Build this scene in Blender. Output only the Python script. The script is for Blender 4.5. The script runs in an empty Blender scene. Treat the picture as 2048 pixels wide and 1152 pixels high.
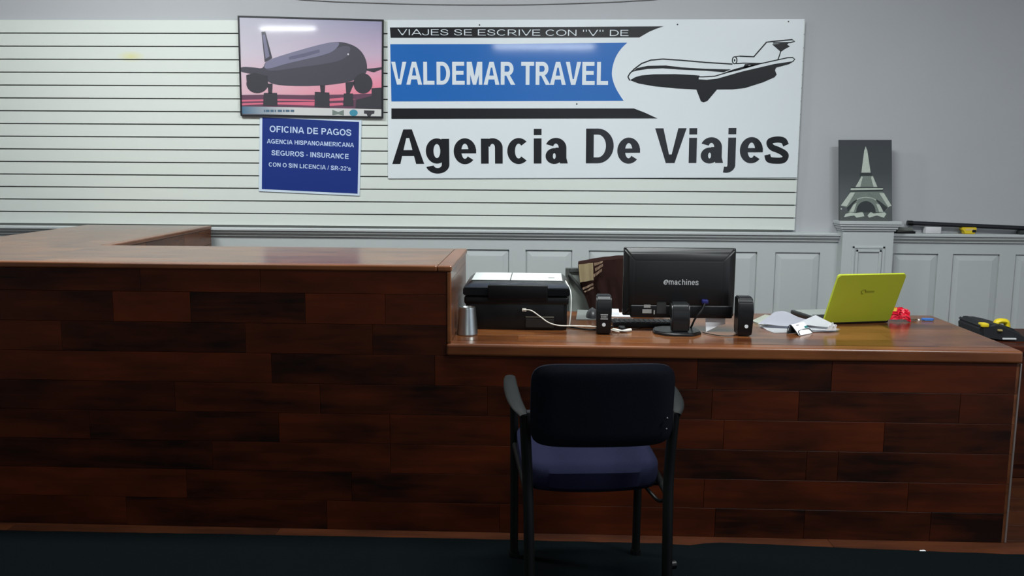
import bpy, bmesh, math, random
from mathutils import Vector, Matrix
import numpy as np

random.seed(7)
sc = bpy.context.scene
COL = sc.collection

# ------------------------------------------------------------------ camera
F_PX, PITCH, YAW, ROLL, CAM_H = 1762.74, .1413, .0335, .0065, 1.4545
_f = Vector((-math.sin(YAW)*math.cos(PITCH), math.cos(YAW)*math.cos(PITCH), -math.sin(PITCH)))
_r0 = Vector((math.cos(YAW), math.sin(YAW), 0)); _u0 = _r0.cross(_f)
_r = math.cos(ROLL)*_r0 + math.sin(ROLL)*_u0
_u = -math.sin(ROLL)*_r0 + math.cos(ROLL)*_u0
cd = bpy.data.cameras.new('camera'); cam = bpy.data.objects.new('camera', cd); COL.objects.link(cam)
cd.sensor_width = 36; cd.lens = F_PX/2048*36; cd.clip_start = .05; cd.clip_end = 100
cam.matrix_world = Matrix(((_r.x, _u.x, -_f.x, 0), (_r.y, _u.y, -_f.y, 0), (_r.z, _u.z, -_f.z, CAM_H), (0, 0, 0, 1)))
sc.camera = cam
O = Vector((0, 0, CAM_H))
def ray(px, py): return _r*((px-1024)/F_PX) - _u*((py-576)/F_PX) + _f
def atY(px, py, Y):
    d = ray(px, py); return O + d*(Y/d.y)
def atZ(px, py, Z):
    d = ray(px, py); return O + d*((Z-CAM_H)/d.z)

# ------------------------------------------------------------------ world, exposure
w = bpy.data.worlds.new('world'); sc.world = w; w.use_nodes = True
w.node_tree.nodes['Background'].inputs[0].default_value = (.75, .85, 1, 1)
w.node_tree.nodes['Background'].inputs[1].default_value = 1.0
sc.view_settings.view_transform = 'Standard'; sc.view_settings.look = 'None'
sc.view_settings.exposure = 0.10; sc.view_settings.gamma = 1.0
try: sc.view_settings.use_curve_mapping = False
except Exception: pass

# ceiling lamps: centre x, y, length along x, width along y, watts
CEIL = 3.3
LAMPS = [(-2.3, 3.62, 1.2, .28, 66), (0.35, 3.15, 1.2, .28, 66), (2.2, 2.0, 1.2, .28, 66),
         (-3.45, -1.5, .80, .14, 14), (0.0, -3.3, 1.6, .36, 34)]
for (lx, ly, ll, lw, pw) in LAMPS:
    ld = bpy.data.lights.new('lamp_light', 'AREA'); ld.shape = 'RECTANGLE'; ld.size = ll-.06; ld.size_y = lw-.05
    ld.energy = pw; ld.color = (.95, 1.0, .99)
    lo = bpy.data.objects.new('lamp_light', ld); COL.objects.link(lo); lo.location = (lx, ly, CEIL-.083)

# ------------------------------------------------------------------ key sizes
WALL = 5.362          # plaster face
SLAT = 5.337          # slatwall face
CF = 3.324            # counter front
DB, RB = CF+.782, CF+.687     # back edges: desk, raised part
ZL, ZH = .7625, 1.063
XR, XE = 1.815, -.347

# ------------------------------------------------------------------ materials
def lin(c):
    c = c/255
    return c/12.92 if c <= .04045 else ((c+.055)/1.055)**2.4
def rgb(c): return (lin(c[0]), lin(c[1]), lin(c[2]), 1)
MATS = {}
def mat(name, c, rough=.5, metal=0, spec=.5, coat=0, coat_rough=.05, noise=0, nscale=20, bump=0, bscale=200):
    if name in MATS: return MATS[name]
    m = bpy.data.materials.new(name); m.use_nodes = True; nt = m.node_tree
    b = nt.nodes['Principled BSDF']
    b.inputs['Base Color'].default_value = rgb(c); b.inputs['Roughness'].default_value = rough
    b.inputs['Metallic'].default_value = metal; b.inputs['Specular IOR Level'].default_value = spec
    b.inputs['Coat Weight'].default_value = coat; b.inputs['Coat Roughness'].default_value = coat_rough
    if noise:
        tc = nt.nodes.new('ShaderNodeTexCoord'); n = nt.nodes.new('ShaderNodeTexNoise')
        n.inputs['Scale'].default_value = nscale; n.inputs['Detail'].default_value = 5
        nt.links.new(tc.outputs['Object'], n.inputs['Vector'])
        mx = nt.nodes.new('ShaderNodeMix'); mx.data_type = 'RGBA'
        lo = tuple(v*(1-noise) for v in rgb(c)[:3])+(1,); hi = tuple(min(1, v*(1+noise)) for v in rgb(c)[:3])+(1,)
        mx.inputs['A'].default_value = lo; mx.inputs['B'].default_value = hi
        nt.links.new(n.outputs['Fac'], mx.inputs['Factor']); nt.links.new(mx.outputs['Result'], b.inputs['Base Color'])
    if bump:
        tc = nt.nodes.new('ShaderNodeTexCoord'); n = nt.nodes.new('ShaderNodeTexNoise')
        n.inputs['Scale'].default_value = bscale; n.inputs['Detail'].default_value = 3
        nt.links.new(tc.outputs['Object'], n.inputs['Vector'])
        bp = nt.nodes.new('ShaderNodeBump'); bp.inputs['Strength'].default_value = bump; bp.inputs['Distance'].default_value = .002
        nt.links.new(n.outputs['Fac'], bp.inputs['Height']); nt.links.new(bp.outputs['Normal'], b.inputs['Normal'])
    MATS[name] = m; return m

def wood_mat(name, dark, light, axis, rough, spec=.5, grain=.6, coat=0):
    """plank wood: per-plank tint in the mesh attribute 'tint', grain stretched along one axis"""
    m = bpy.data.materials.new(name); m.use_nodes = True; nt = m.node_tree; L = nt.links.new
    b = nt.nodes['Principled BSDF']; b.inputs['Roughness'].default_value = rough; b.inputs['Specular IOR Level'].default_value = spec
    b.inputs['Coat Weight'].default_value = coat; b.inputs['Coat Roughness'].default_value = .12
    at = nt.nodes.new('ShaderNodeAttribute'); at.attribute_name = 'tint'
    tc = nt.nodes.new('ShaderNodeTexCoord')
    add = nt.nodes.new('ShaderNodeVectorMath'); add.operation = 'MULTIPLY_ADD'
    L(at.outputs['Color'], add.inputs[0]); add.inputs[1].default_value = (9, 7, 5); L(tc.outputs['Object'], add.inputs[2])
    mp = nt.nodes.new('ShaderNodeMapping')
    s = [26, 26, 26]; s['xyz'.index(axis)] = 2.2; mp.inputs['Scale'].default_value = s
    L(add.outputs[0], mp.inputs['Vector'])
    n1 = nt.nodes.new('ShaderNodeTexNoise'); n1.inputs['Scale'].default_value = 1; n1.inputs['Detail'].default_value = 7
    n1.inputs['Roughness'].default_value = .65; n1.inputs['Distortion'].default_value = .8; L(mp.outputs[0], n1.inputs['Vector'])
    mp2 = nt.nodes.new('ShaderNodeMapping'); s2 = [9, 9, 9]; s2['xyz'.index(axis)] = 3.2; mp2.inputs['Scale'].default_value = s2
    L(add.outputs[0], mp2.inputs['Vector'])
    n2 = nt.nodes.new('ShaderNodeTexNoise'); n2.inputs['Scale'].default_value = 1; n2.inputs['Detail'].default_value = 3; L(mp2.outputs[0], n2.inputs['Vector'])
    sep = nt.nodes.new('ShaderNodeSeparateColor'); L(at.outputs['Color'], sep.inputs[0])
    # fac = .55*tint + grain*(n1-.5) + .5*(n2-.5)
    a1 = nt.nodes.new('ShaderNodeMath'); a1.operation = 'MULTIPLY_ADD'; L(n1.outputs['Fac'], a1.inputs[0]); a1.inputs[1].default_value = grain*1.6; a1.inputs[2].default_value = -.8*grain
    a2 = nt.nodes.new('ShaderNodeMath'); a2.operation = 'MULTIPLY_ADD'; L(n2.outputs['Fac'], a2.inputs[0]); a2.inputs[1].default_value = 1.3; a2.inputs[2].default_value = -.65
    a3 = nt.nodes.new('ShaderNodeMath'); a3.operation = 'ADD'; L(a1.outputs[0], a3.inputs[0]); L(a2.outputs[0], a3.inputs[1])
    a4 = nt.nodes.new('ShaderNodeMath'); a4.operation = 'ADD'; a4.use_clamp = True; L(sep.outputs[0], a4.inputs[0]); L(a3.outputs[0], a4.inputs[1])
    mx = nt.nodes.new('ShaderNodeMix'); mx.data_type = 'RGBA'
    mx.inputs['A'].default_value = rgb(dark); mx.inputs['B'].default_value = rgb(light)
    L(a4.outputs[0], mx.inputs['Factor']); L(mx.outputs['Result'], b.inputs['Base Color'])
    bp = nt.nodes.new('ShaderNodeBump'); bp.inputs['Strength'].default_value = .12; bp.inputs['Distance'].default_value = .001
    L(n1.outputs['Fac'], bp.inputs['Height']); L(bp.outputs['Normal'], b.inputs['Normal'])
    return m

# ------------------------------------------------------------------ mesh helpers
def link(name, bm, material, parent=None, smooth=False, loc=None):
    me = bpy.data.meshes.new(name)
    bmesh.ops.recalc_face_normals(bm, faces=bm.faces[:])
    bm.to_mesh(me); bm.free()
    if smooth:
        for p in me.polygons: p.use_smooth = True
        try: me.set_sharp_from_angle(angle=math.radians(40))
        except Exception: pass
    for m in (material if isinstance(material, (list, tuple)) else [material]): me.materials.append(m)
    o = bpy.data.objects.new(name, me); COL.objects.link(o)
    if parent: o.parent = parent
    if loc is not None: o.location = loc
    return o
def tag(o, label, cat, group=None, kind=None):
    if label: o['label'] = label
    if cat: o['category'] = cat
    if group: o['group'] = group
    if kind: o['kind'] = kind
    return o
def empty(name, loc, label, cat, rz=0, group=None):
    o = bpy.data.objects.new(name, None); COL.objects.link(o); o.location = loc; o.rotation_euler = (0, 0, rz)
    o.empty_display_size = .05
    return tag(o, label, cat, group)
def structure(name, bm, m, parent=None, smooth=False):
    o = link(name, bm, m, parent, smooth)
    if not parent: o['kind'] = 'structure'
    return o
def BM(): return bmesh.new()
def box(bm, a, b, bev=0, seg=2, M=None):
    a = Vector(a); b = Vector(b); c = (a+b)/2; d = b-a
    r = bmesh.ops.create_cube(bm, size=1)
    vs = r['verts']
    for v in vs: v.co = Vector((v.co.x*d.x, v.co.y*d.y, v.co.z*d.z)) + c
    if bev:
        es = list({e for v in vs for e in v.link_edges})
        r = bmesh.ops.bevel(bm, geom=vs+es, offset=bev, segments=seg, profile=.5, affect='EDGES')
        vs = list({v for f in r['faces'] for v in f.verts} | {v for v in vs if v.is_valid})
    if M is not None: bmesh.ops.transform(bm, matrix=M, verts=vs)
    return vs
def smooth_path(pts, n=8):
    P = [Vector(p) for p in pts]
    if len(P) < 3: return P
    out = []
    for i in range(len(P)-1):
        p0 = P[max(i-1, 0)]; p1 = P[i]; p2 = P[i+1]; p3 = P[min(i+2, len(P)-1)]
        for k in range(n):
            t = k/n
            out.append(.5*((2*p1)+(p2-p0)*t+(2*p0-5*p1+4*p2-p3)*t*t+(3*p1-p0-3*p2+p3)*t**3))
    out.append(P[-1]); return out
def tube(bm, pts, r, seg=12, flat=1.0, up=Vector((0, 0, 1)), radii=None):
    """swept tube; flat squashes the section along the 'up' side"""
    P = [Vector(p) for p in pts]; rings = []
    prev = None
    for i, p in enumerate(P):
        t = (P[min(i+1, len(P)-1)]-P[max(i-1, 0)]).normalized()
        if prev is None:
            ref = up if abs(t.dot(up)) < .95 else Vector((0, 1, 0))
            a = t.cross(ref).normalized()
        else:
            a = (prev - t*prev.dot(t)).normalized()
        prev = a; bq = t.cross(a).normalized()
        rr = radii[i] if radii else r
        rings.append([bm.verts.new(p + a*math.cos(2*math.pi*k/seg)*rr + bq*math.sin(2*math.pi*k/seg)*rr*flat) for k in range(seg)])
    for i in range(len(rings)-1):
        for k in range(seg):
            bm.faces.new((rings[i][k], rings[i][(k+1) % seg], rings[i+1][(k+1) % seg], rings[i+1][k]))
    bm.faces.new(rings[0][::-1]); bm.faces.new(rings[-1])
def lathe(bm, prof, c=(0, 0, 0), seg=32, close=True):
    c = Vector(c); rings = []
    for (r, z) in prof:
        if r < 1e-6: rings.append([bm.verts.new(c+Vector((0, 0, z)))])
        else: rings.append([bm.verts.new(c+Vector((r*math.cos(2*math.pi*k/seg), r*math.sin(2*math.pi*k/seg), z))) for k in range(seg)])
    for A, B in zip(rings, rings[1:]):
        for k in range(seg):
            k2 = (k+1) % seg
            if len(A) == 1 and len(B) == 1: continue
            if len(A) == 1: bm.faces.new((A[0], B[k], B[k2]))
            elif len(B) == 1: bm.faces.new((A[k], A[k2], B[0]))
            else: bm.faces.new((A[k], A[k2], B[k2], B[k]))
def prism(bm, pts, off):
    """closed polygon (3-D points) extruded by the vector off"""
    off = Vector(off)
    a = [bm.verts.new(Vector(p)) for p in pts]; b = [bm.verts.new(Vector(p)+off) for p in pts]
    n = len(pts)
    bm.faces.new(a); bm.faces.new(b[::-1])
    for i in range(n): bm.faces.new((a[i], b[i], b[(i+1) % n], a[(i+1) % n]))
def sweep_x(bm, prof, x0, x1, y_wall):
    """moulding: profile (distance from wall, z) run along x"""
    prism(bm, [(x0, y_wall-d, z) for d, z in prof], (x1-x0, 0, 0))
def rrect(w_, h_, r, n=6):
    out = []
    for cx, cy, a0 in ((w_/2-r, h_/2-r, 0), (-w_/2+r, h_/2-r, 90), (-w_/2+r, -h_/2+r, 180), (w_/2-r, -h_/2+r, 270)):
        for k in range(n+1):
            a = math.radians(a0+90*k/n); out.append((cx+r*math.cos(a), cy+r*math.sin(a)))
    return out

# planks: boxes with their own tint
def planks(bm, rows, x0, x1, place, thick, joints=None, gap=.0007, tints=None, lmin=.35, lmax=1.05, seed=1, e=.0005):
    """rows: list of (v0,v1); place(u,v,d) -> point; d is the thickness direction"""
    rnd = random.Random(seed)
    lay = bm.loops.layers.float_color.get('tint') or bm.loops.layers.float_color.new('tint')
    for ri, (v0, v1) in enumerate(rows):
        js = list((joints or {}).get(ri, []))
        if not js:
            x = x0 + rnd.uniform(.1, lmax)
            while x < x1-.12: js.append(x); x += rnd.uniform(lmin, lmax)
        xs = [x0]+sorted(j for j in js if x0 < j < x1)+[x1]
        # fill very long gaps
        full = [xs[0]]
        for j in xs[1:]:
            while j-full[-1] > 1.5: full.append(full[-1]+rnd.uniform(.6, 1.0))
            full.append(j)
        xs = full
        for k in range(len(xs)-1):
            a, b = xs[k]+gap, xs[k+1]-gap; c, d = v0+gap, v1-gap
            t = (tints or {}).get((ri, k), rnd.uniform(.18, .56))
            col = (t, rnd.random(), rnd.random(), 1)
            lo = [bm.verts.new(place(u, v, 0)) for u, v in ((a, c), (b, c), (b, d), (a, d))]
            mi = [bm.verts.new(place(u, v, thick-e)) for u, v in ((a, c), (b, c), (b, d), (a, d))]
            hi = [bm.verts.new(place(u, v, thick)) for u, v in ((a+e, c+e), (b-e, c+e), (b-e, d-e), (a+e, d-e))]
            fs = [bm.faces.new(hi), bm.faces.new(lo[::-1])]
            for A, B in ((lo, mi), (mi, hi)):
                for i in range(4): fs.append(bm.faces.new((A[i], A[(i+1) % 4], B[(i+1) % 4], B[i])))
            for f in fs:
                for l in f.loops: l[lay] = col
def tinted(bm, t):
    lay = bm.loops.layers.float_color.get('tint') or bm.loops.layers.float_color.new('tint')
    for f in bm.faces:
        for l in f.loops: l[lay] = (t, .3, .6, 1)

# flat print on a wall plane from picture-traced outlines
def flat(name, polys, Y, material, parent, t=.0006):
    bm = BM()
    for poly in polys: prism(bm, [atY(x, y, Y) for x, y in poly], (0, t*.9, 0))
    return link(name, bm, material, parent)
def rel(o, parent):
    """world-space mesh under a placed parent"""
    o.parent = parent; o.matrix_parent_inverse = Matrix.Translation(parent.location).inverted(); return o
def thick_line(pts, wd):
    P = [Vector((x, y)) for x, y in pts]; L, R_ = [], []
    for i, p in enumerate(P):
        t = (P[min(i+1, len(P)-1)]-P[max(i-1, 0)]).normalized(); n = Vector((-t.y, t.x))*wd/2
        L.append(tuple(p+n)); R_.append(tuple(p-n))
    return L+R_[::-1]
def soft(poly, n=2):
    for _ in range(n):
        out = []
        for k in range(len(poly)):
            (x0, y0), (x1, y1) = poly[k], poly[(k+1) % len(poly)]
            out += [(x0*.75+x1*.25, y0*.75+y1*.25), (x0*.25+x1*.75, y0*.25+y1*.75)]
        poly = out
    return poly
def curve2(pts): return [(p.x, p.y) for p in smooth_path([(x, y, 0) for x, y in pts], 6)]
def ell(cx, cy, rx, ry, n=24): return [(cx+rx*math.cos(2*math.pi*k/n), cy+ry*math.sin(2*math.pi*k/n)) for k in range(n)]

def _arc(cx, cy, rx, ry, a0, a1, tx, ty, n=20):
    o = []; i_ = []
    for k in range(n+1):
        a = math.radians(a0+(a1-a0)*k/n); c, d = math.cos(a), math.sin(a)
        o.append((cx+rx*c, cy+ry*d)); i_.append((cx+(rx-tx)*c, cy+(ry-ty)*d))
    return o+i_[::-1]
def _bar(x0, y0, x1, y1): return [(x0, y0), (x1, y0), (x1, y1), (x0, y1)]
def _stroke(pts, wd):
    P = [(p.x, p.y) for p in smooth_path([(x, y, 0) for x, y in pts], 5)]
    return thick_line(P, wd)
_ADV = dict(A=1.0, C=1.0, D=1.0, E=.93, F=.85, G=1.08, H=1.0, I=.39, J=.78, L=.85, M=1.16, N=1.0, O=1.08, P=.93, R=1.0, S=.93, T=.85, U=1.0, V=.95,
            a=.775, c=.775, e=.775, g=.85, h=.85, i=.39, j=.39, m=1.24, n=.85, s=.775)
_ADV.update({' ': .39, '2': .775, '-': .46, '/': .39, "'": .33, '"': .62})
def glyph(ch, t, h):
    """outline pieces of one sans letter: cap height 1, stem t, horizontal stroke h"""
    W = _ADV[ch]; l = .10; r = W-.06; X = .725
    if ch == 'A':
        b = t*1.06; m = W/2; q = .56*t
        return [[(.01, 0), (.01+b, 0), (m+.02, 1), (m-q, 1)], [(W-.01, 0), (W-.01-b, 0), (m-.02, 1), (m+q, 1)], _bar(.24, .23, W-.24, .23+h), [(m-q, 1), (m+q, 1), (m+.055, .75), (m-.055, .75)]]
    if ch == 'V':
        b = t*1.06; m = W/2; q = .56*t
        return [[(.005, 1), (.005+b, 1), (m+.02, 0), (m-q, 0)], [(W-.005, 1), (W-.005-b, 1), (m-.02, 0), (m+q, 0)], [(m-q, 0), (m+q, 0), (m+.055, .25), (m-.055, .25)]]
    if ch == 'D': return [_bar(l, 0, l+t, 1), _bar(l+t, 0, W*.46, h), _bar(l+t, 1-h, W*.46, 1), _arc(W*.46-.005, .5, r-W*.46, .5, -90, 90, t, h)]
    if ch == 'E': return [_bar(l, 0, l+t, 1), _bar(l+t, 0, r, h), _bar(l+t, 1-h, r-.03, 1), _bar(l+t, .52-h/2, r-.07, .52+h/2)]
    if ch == 'F': return [_bar(l, 0, l+t, 1), _bar(l+t, 1-h, r, 1), _bar(l+t, .5-h/2, r-.09, .5+h/2)]
    if ch == 'H': return [_bar(l, 0, l+t, 1), _bar(W-l-t, 0, W-l, 1), _bar(l+t, .53-h/2, W-l-t, .53+h/2)]
    if ch == 'I': return [_bar(W/2-t/2, 0, W/2+t/2, 1)]
    if ch == 'L': return [_bar(l, 0, l+t, 1), _bar(l+t, 0, r, h)]
    if ch == 'T': return [_bar(W/2-t/2, 0, W/2+t/2, 1-h), _bar(.03, 1-h, W-.03, 1)]
    if ch == 'N': return [_bar(l, 0, l+t*.95, 1), _bar(W-l-t*.95, 0, W-l, 1), [(l, 1), (l+t*1.05, 1), (W-l, 0), (W-l-t*1.05, 0)]]
    if ch == 'M': return [_bar(l, 0, l+t*.9, 1), _bar(W-l-t*.9, 0, W-l, 1), [(l, 1), (l+t*1.3, 1), (W/2+t*.42, 0), (W/2-t*.42, 0)], [(W-l, 1), (W-l-t*1.3, 1), (W/2-t*.42, 0), (W/2+t*.42, 0)]]
    if ch == 'O': return [_arc(W/2, .5, W/2-.055, .515, 0, 360, t, h, 40)]
    if ch == 'C': return [_arc(W*.51, .5, W*.51-.055, .515, 42, 318, t, h, 32)]
    if ch == 'G': return [_arc(W*.5, .5, W*.5-.055, .515, 42, 320, t, h, 32), _bar(W-.08-t, .06, W-.08, .52), _bar(W*.53, .52-h, W-.08, .52)]
    if ch == 'J': return [_bar(W-.09-t, .3, W-.09, 1), _arc((W-.09+.03)/2, .3, (W-.09-.03)/2, .315, 180, 360, t, h)]
    if ch == 'U': return [_bar(l, .36, l+t, 1), _bar(W-l-t, .36, W-l, 1), _arc(W/2, .36, W/2-l, .375, 180, 360, t, h)]
    if ch in 'PR':
        y0 = .40; m = W*.54; cy = (1+y0)/2; ry = (1-y0)/2
        g = [_bar(l, 0, l+t, 1), _bar(l+t, 1-h, m, 1), _bar(l+t, y0, m, y0+h), _arc(m-.005, cy, (r if ch == 'P' else r-.05)-m, ry, -90, 90, t, h)]
        if ch == 'R': g.append([(W*.42, y0+.03), (W*.42+t*.9, y0+.05), (W-.0, 0), (W-t*1.18, 0)])
        return g
    if ch == 'S': return [_stroke([(W*.82, .68), (W*.76, .84), (W*.50, 1.01-h/2), (W*.22, .87), (W*.17, .72), (W*.27, .59), (W*.50, .51), (W*.76, .41), (W*.84, .27), (W*.76, .12), (W*.49, -.01+h/2), (W*.20, .14), (W*.13, .32)], (t+h)/2)]
    if ch == 's':
        k = X; return [_stroke([(W*.82, .69*k), (W*.72, .87*k), (W*.48, 1.02*k-h*.43), (W*.22, .86*k), (W*.19, .74*k), (W*.30, .60*k), (W*.52, .51*k), (W*.76, .38*k), (W*.83, .26*k), (W*.74, .11*k), (W*.48, -.02*k+h*.43), (W*.19, .13*k), (W*.12, .32*k)], (t+h)*.44)]
    if ch == 'i': return [_bar(W/2-t/2, 0, W/2+t/2, X), _bar(W/2-t/2, 1-h*1.05, W/2+t/2, 1)]
    if ch == 'j': return [_bar(W/2-t/2, -.05, W/2+t/2, X), _bar(W/2-t/2, 1-h*1.05, W/2+t/2, 1), _arc(W/2+t/2-.27, -.05, .27, .235, 262, 360, t, h), [(W/2+t/2-.27, -.285), (W/2+t/2-.27, -.285+h), (W/2-t/2-.10, -.275+h), (W/2-t/2-.13, -.275)]]
    if ch in 'nmh':
        g = [_bar(l, 0, l+t, 1 if ch == 'h' else X)]; n_ = 2 if ch == 'm' else 1
        step = (W-l*1.9-t)/n_
        for k in range(n_):
            x0 = l+step*k; x1 = x0+t+step; y = .46
            g += [_bar(x1-t, 0, x1, y+.005), _arc((x0+x1)/2+.02, y, (x1-x0)/2-.02, X+.012-y, 0, 165, t, h*.95)]
        return g
    if ch == 'c': return [_arc(W*.51, X/2, W*.51-.05, X/2+.014, 46, 314, t, h*.95, 30)]
    if ch == 'e': return [_arc(W/2, X/2, W/2-.045, X/2+.014, 0, 318, t, h*.92, 34), _bar(.045+t*.6, X/2-h*.36, W-.045, X/2+h*.36)]
    if ch == 'g': return [_arc(W*.45, X/2+.01, W*.45-.045, X/2+.004, 0, 360, t, h*.95, 36), _bar(W-.09-t, -.02, W-.09, X), _arc(W*.47, -.02, W-.09-W*.47, .265, 195, 360, t, h*.95)]
    if ch == 'a': return [_bar(W-.10-t, .08, W-.10, .46), _arc(W*.46, .45, W-.10-W*.46, X+.014-.45, 0, 158, t, h*.95), _arc(W*.40, .215, W*.40-.045, .230, 0, 360, t*.95, h*.85, 30), _bar(W*.45, .33, W-.10-t*.5, .33+h*.75), [(W-.10-t, .16), (W-.10, .16), (W-.055, 0), (W-.055-t, 0)]]
    if ch == '2': return [_arc(W*.48, .68, W*.48-.05, .325, -28, 172, t*.95, h, 20), [(.05, 0), (.05+t*1.45, h*.8), (W*.86, .56), (W*.80-t*.9, .50)], _bar(.05, 0, W-.06, h)]
    if ch == '-': return [_bar(.06, .28, W-.06, .28+h*1.05)]
    if ch == '/': return [[(.0, -.01), (t*.65, -.01), (W, 1.01), (W-t*.65, 1.01)]]
    if ch == "'": return [[(W/2-t/2, 1), (W/2+t/2, 1), (W/2+t*.32, .64), (W/2-t*.32, .64)]]
    if ch == '"': return [[(x-t*.45, 1), (x+t*.45, 1), (x+t*.3, .66), (x-t*.3, .66)] for x in (W*.28, W*.72)]
    return []
def lettering(s, A, B, cap, material, parent, t=.205, h=.165, thick=.0006, depth=Vector((0, 1, 0)), up=None, slant=0, gap=0.0):
    """line of letters from baseline point A to B (world points), capitals 'cap' high, in the plane of AB and up"""
    x = 0; polys = []
    for ch in s:
        polys += [[(px_+x, py_) for px_, py_ in g] for g in glyph(ch, t, h)]
        x += _ADV[ch]+gap
    xs = [p[0] for g in polys for p in g]; x0, x1 = min(xs), max(xs)
    A = Vector(A); B = Vector(B); up = Vector(up or (0, 0, 1)).normalized(); e = (B-A).normalized(); bm = BM()
    for i, g in enumerate(polys):
        k = -depth*(2e-5*(i % 5))
        prism(bm, [A+(B-A)*((px_-x0)/(x1-x0))+up*(py_*cap)+e*(py_*cap*slant)+k for px_, py_ in g], depth*thick)
    return link('lettering', bm, material, parent)
def wall_text(s, pA, pB, cap_px, Y, material, parent, t=.205, h=.165, gap=0.0):
    A = atY(*pA, Y); B = atY(*pB, Y)
    T = atY(pA[0], pA[1]-cap_px, Y)
    e = (B-A).normalized(); up = Vector((-e.z, 0, e.x))
    return lettering(s, A, B, (T-A).length, material, parent, t, h, up=up, gap=gap)

# ------------------------------------------------------------------ palette
WALLP = mat('wall_paint', (177, 179, 184), .75, noise=.03, nscale=3, bump=.05, bscale=300)
TRIMP = mat('trim_paint', (186, 191, 192), .45, spec=.4, noise=.02, nscale=5)
CEILP = mat('ceiling_paint', (205, 207, 205), .9)
CARPET = mat('carpet_pile', (12, 17, 19), 1, spec=.02, noise=.35, nscale=120, bump=.6, bscale=500)
WHITE = mat('white_plastic', (222, 228, 226), .4)
PAPER = mat('paper', (226, 228, 232), .8)
BLACKP = mat('black_plastic', (9, 10, 12), .40, spec=.35)
BLACKG = mat('black_gloss', (12, 13, 15), .22)
DARKM = mat('dark_metal', (22, 24, 26), .4, metal=0)
STEEL = mat('brushed_steel', (190, 196, 196), .32, metal=1, noise=.08, nscale=40)
NAVY = mat('navy_fabric', (27, 29, 50), .95, spec=.1, noise=.25, nscale=250, bump=.5, bscale=700)
NAVYD = mat('dark_navy_fabric', (18, 20, 29), .95, spec=.1, noise=.25, nscale=250, bump=.5, bscale=700)
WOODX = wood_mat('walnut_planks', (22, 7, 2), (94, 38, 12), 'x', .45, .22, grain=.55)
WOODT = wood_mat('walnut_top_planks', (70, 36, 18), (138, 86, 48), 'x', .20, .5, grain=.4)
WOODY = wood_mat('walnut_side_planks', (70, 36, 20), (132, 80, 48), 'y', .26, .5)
NOSE = wood_mat('walnut_edge', (84, 44, 22), (142, 86, 48), 'x', .28, .5, grain=.35)
FLOORW = wood_mat('floor_planks', (40, 18, 9), (88, 46, 24), 'x', .45, .3)

# ------------------------------------------------------------------ room
X0, X1, Y0 = -4.6, 4.4, -5.2
bm = BM(); planks(bm, [(Y0+.15*k, Y0+.15*(k+1)) for k in range(int((WALL-Y0)/.15)+1)], X0, X1, lambda u, v, d: (u, min(v, WALL+.1), -.012+d), .012, seed=3, lmin=.6, lmax=1.2)
lay_ = bm.loops.layers.float_color['tint']; nf = set(bm.faces); box(bm, (X0-.1, Y0-.1, -.06), (X1+.1, WALL+.1, -.0125))
for f in bm.faces:
    if f not in nf:
        for l in f.loops: l[lay_] = (.2, .3, .6, 1)
structure('floor', bm, FLOORW)
bm = BM(); box(bm, (X0-.1, Y0-.1, CEIL), (X1+.1, WALL+.1, CEIL+.1)); structure('ceiling', bm, CEILP)
bm = BM(); box(bm, (X0-.1, WALL, 0), (X1+.1, WALL+.1, CEIL)); structure('wall_back', bm, WALLP)
bm = BM(); box(bm, (X0-.1, Y0, 0), (X0, WALL, CEIL)); structure('wall_left', bm, WALLP)
bm = BM(); box(bm, (X1, Y0, 0), (X1+.1, -2.2, CEIL)); box(bm, (X1, 1.6, 0), (X1+.1, WALL, CEIL)); box(bm, (X1, -2.2, 0), (X1+.1, 1.6, .05)); box(bm, (X1, -2.2, 2.6), (X1+.1, 1.6, CEIL)); structure('wall_right', bm, WALLP)
bm = BM()
for a, b in (((-2.2, .05), (1.6, .11)), ((-2.2, 2.54), (1.6, 2.6)), ((-2.2, .05), (-2.14, 2.6)), ((1.54, .05), (1.6, 2.6)), ((-.33, .05), (-.27, 2.6))): box(bm, (X1+.02, a[0], a[1]), (X1+.08, b[0], b[1]))
structure('window_2', bm, DARKM)
bm = BM()   # street side wall with a shop window opening
box(bm, (X0-.1, Y0-.1, 0), (.8, Y0, CEIL)); box(bm, (3.8, Y0-.1, 0), (X1+.1, Y0, CEIL))
box(bm, (.8, Y0-.1, 0), (3.8, Y0, .5)); box(bm, (.8, Y0-.1, 2.3), (3.8, Y0, CEIL))
structure('wall_front', bm, WALLP)
bm = BM()
for a, b in (((.8, .5), (3.8, .56)), ((.8, 2.24), (3.8, 2.3)), ((.8, .5), (.86, 2.3)), ((3.74, .5), (3.8, 2.3)), ((2.27, .5), (2.33, 2.3))):
    box(bm, (a[0], Y0-.08, a[1]), (b[0], Y0-.02, b[1]))
structure('window_1', bm, DARKM)

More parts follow.
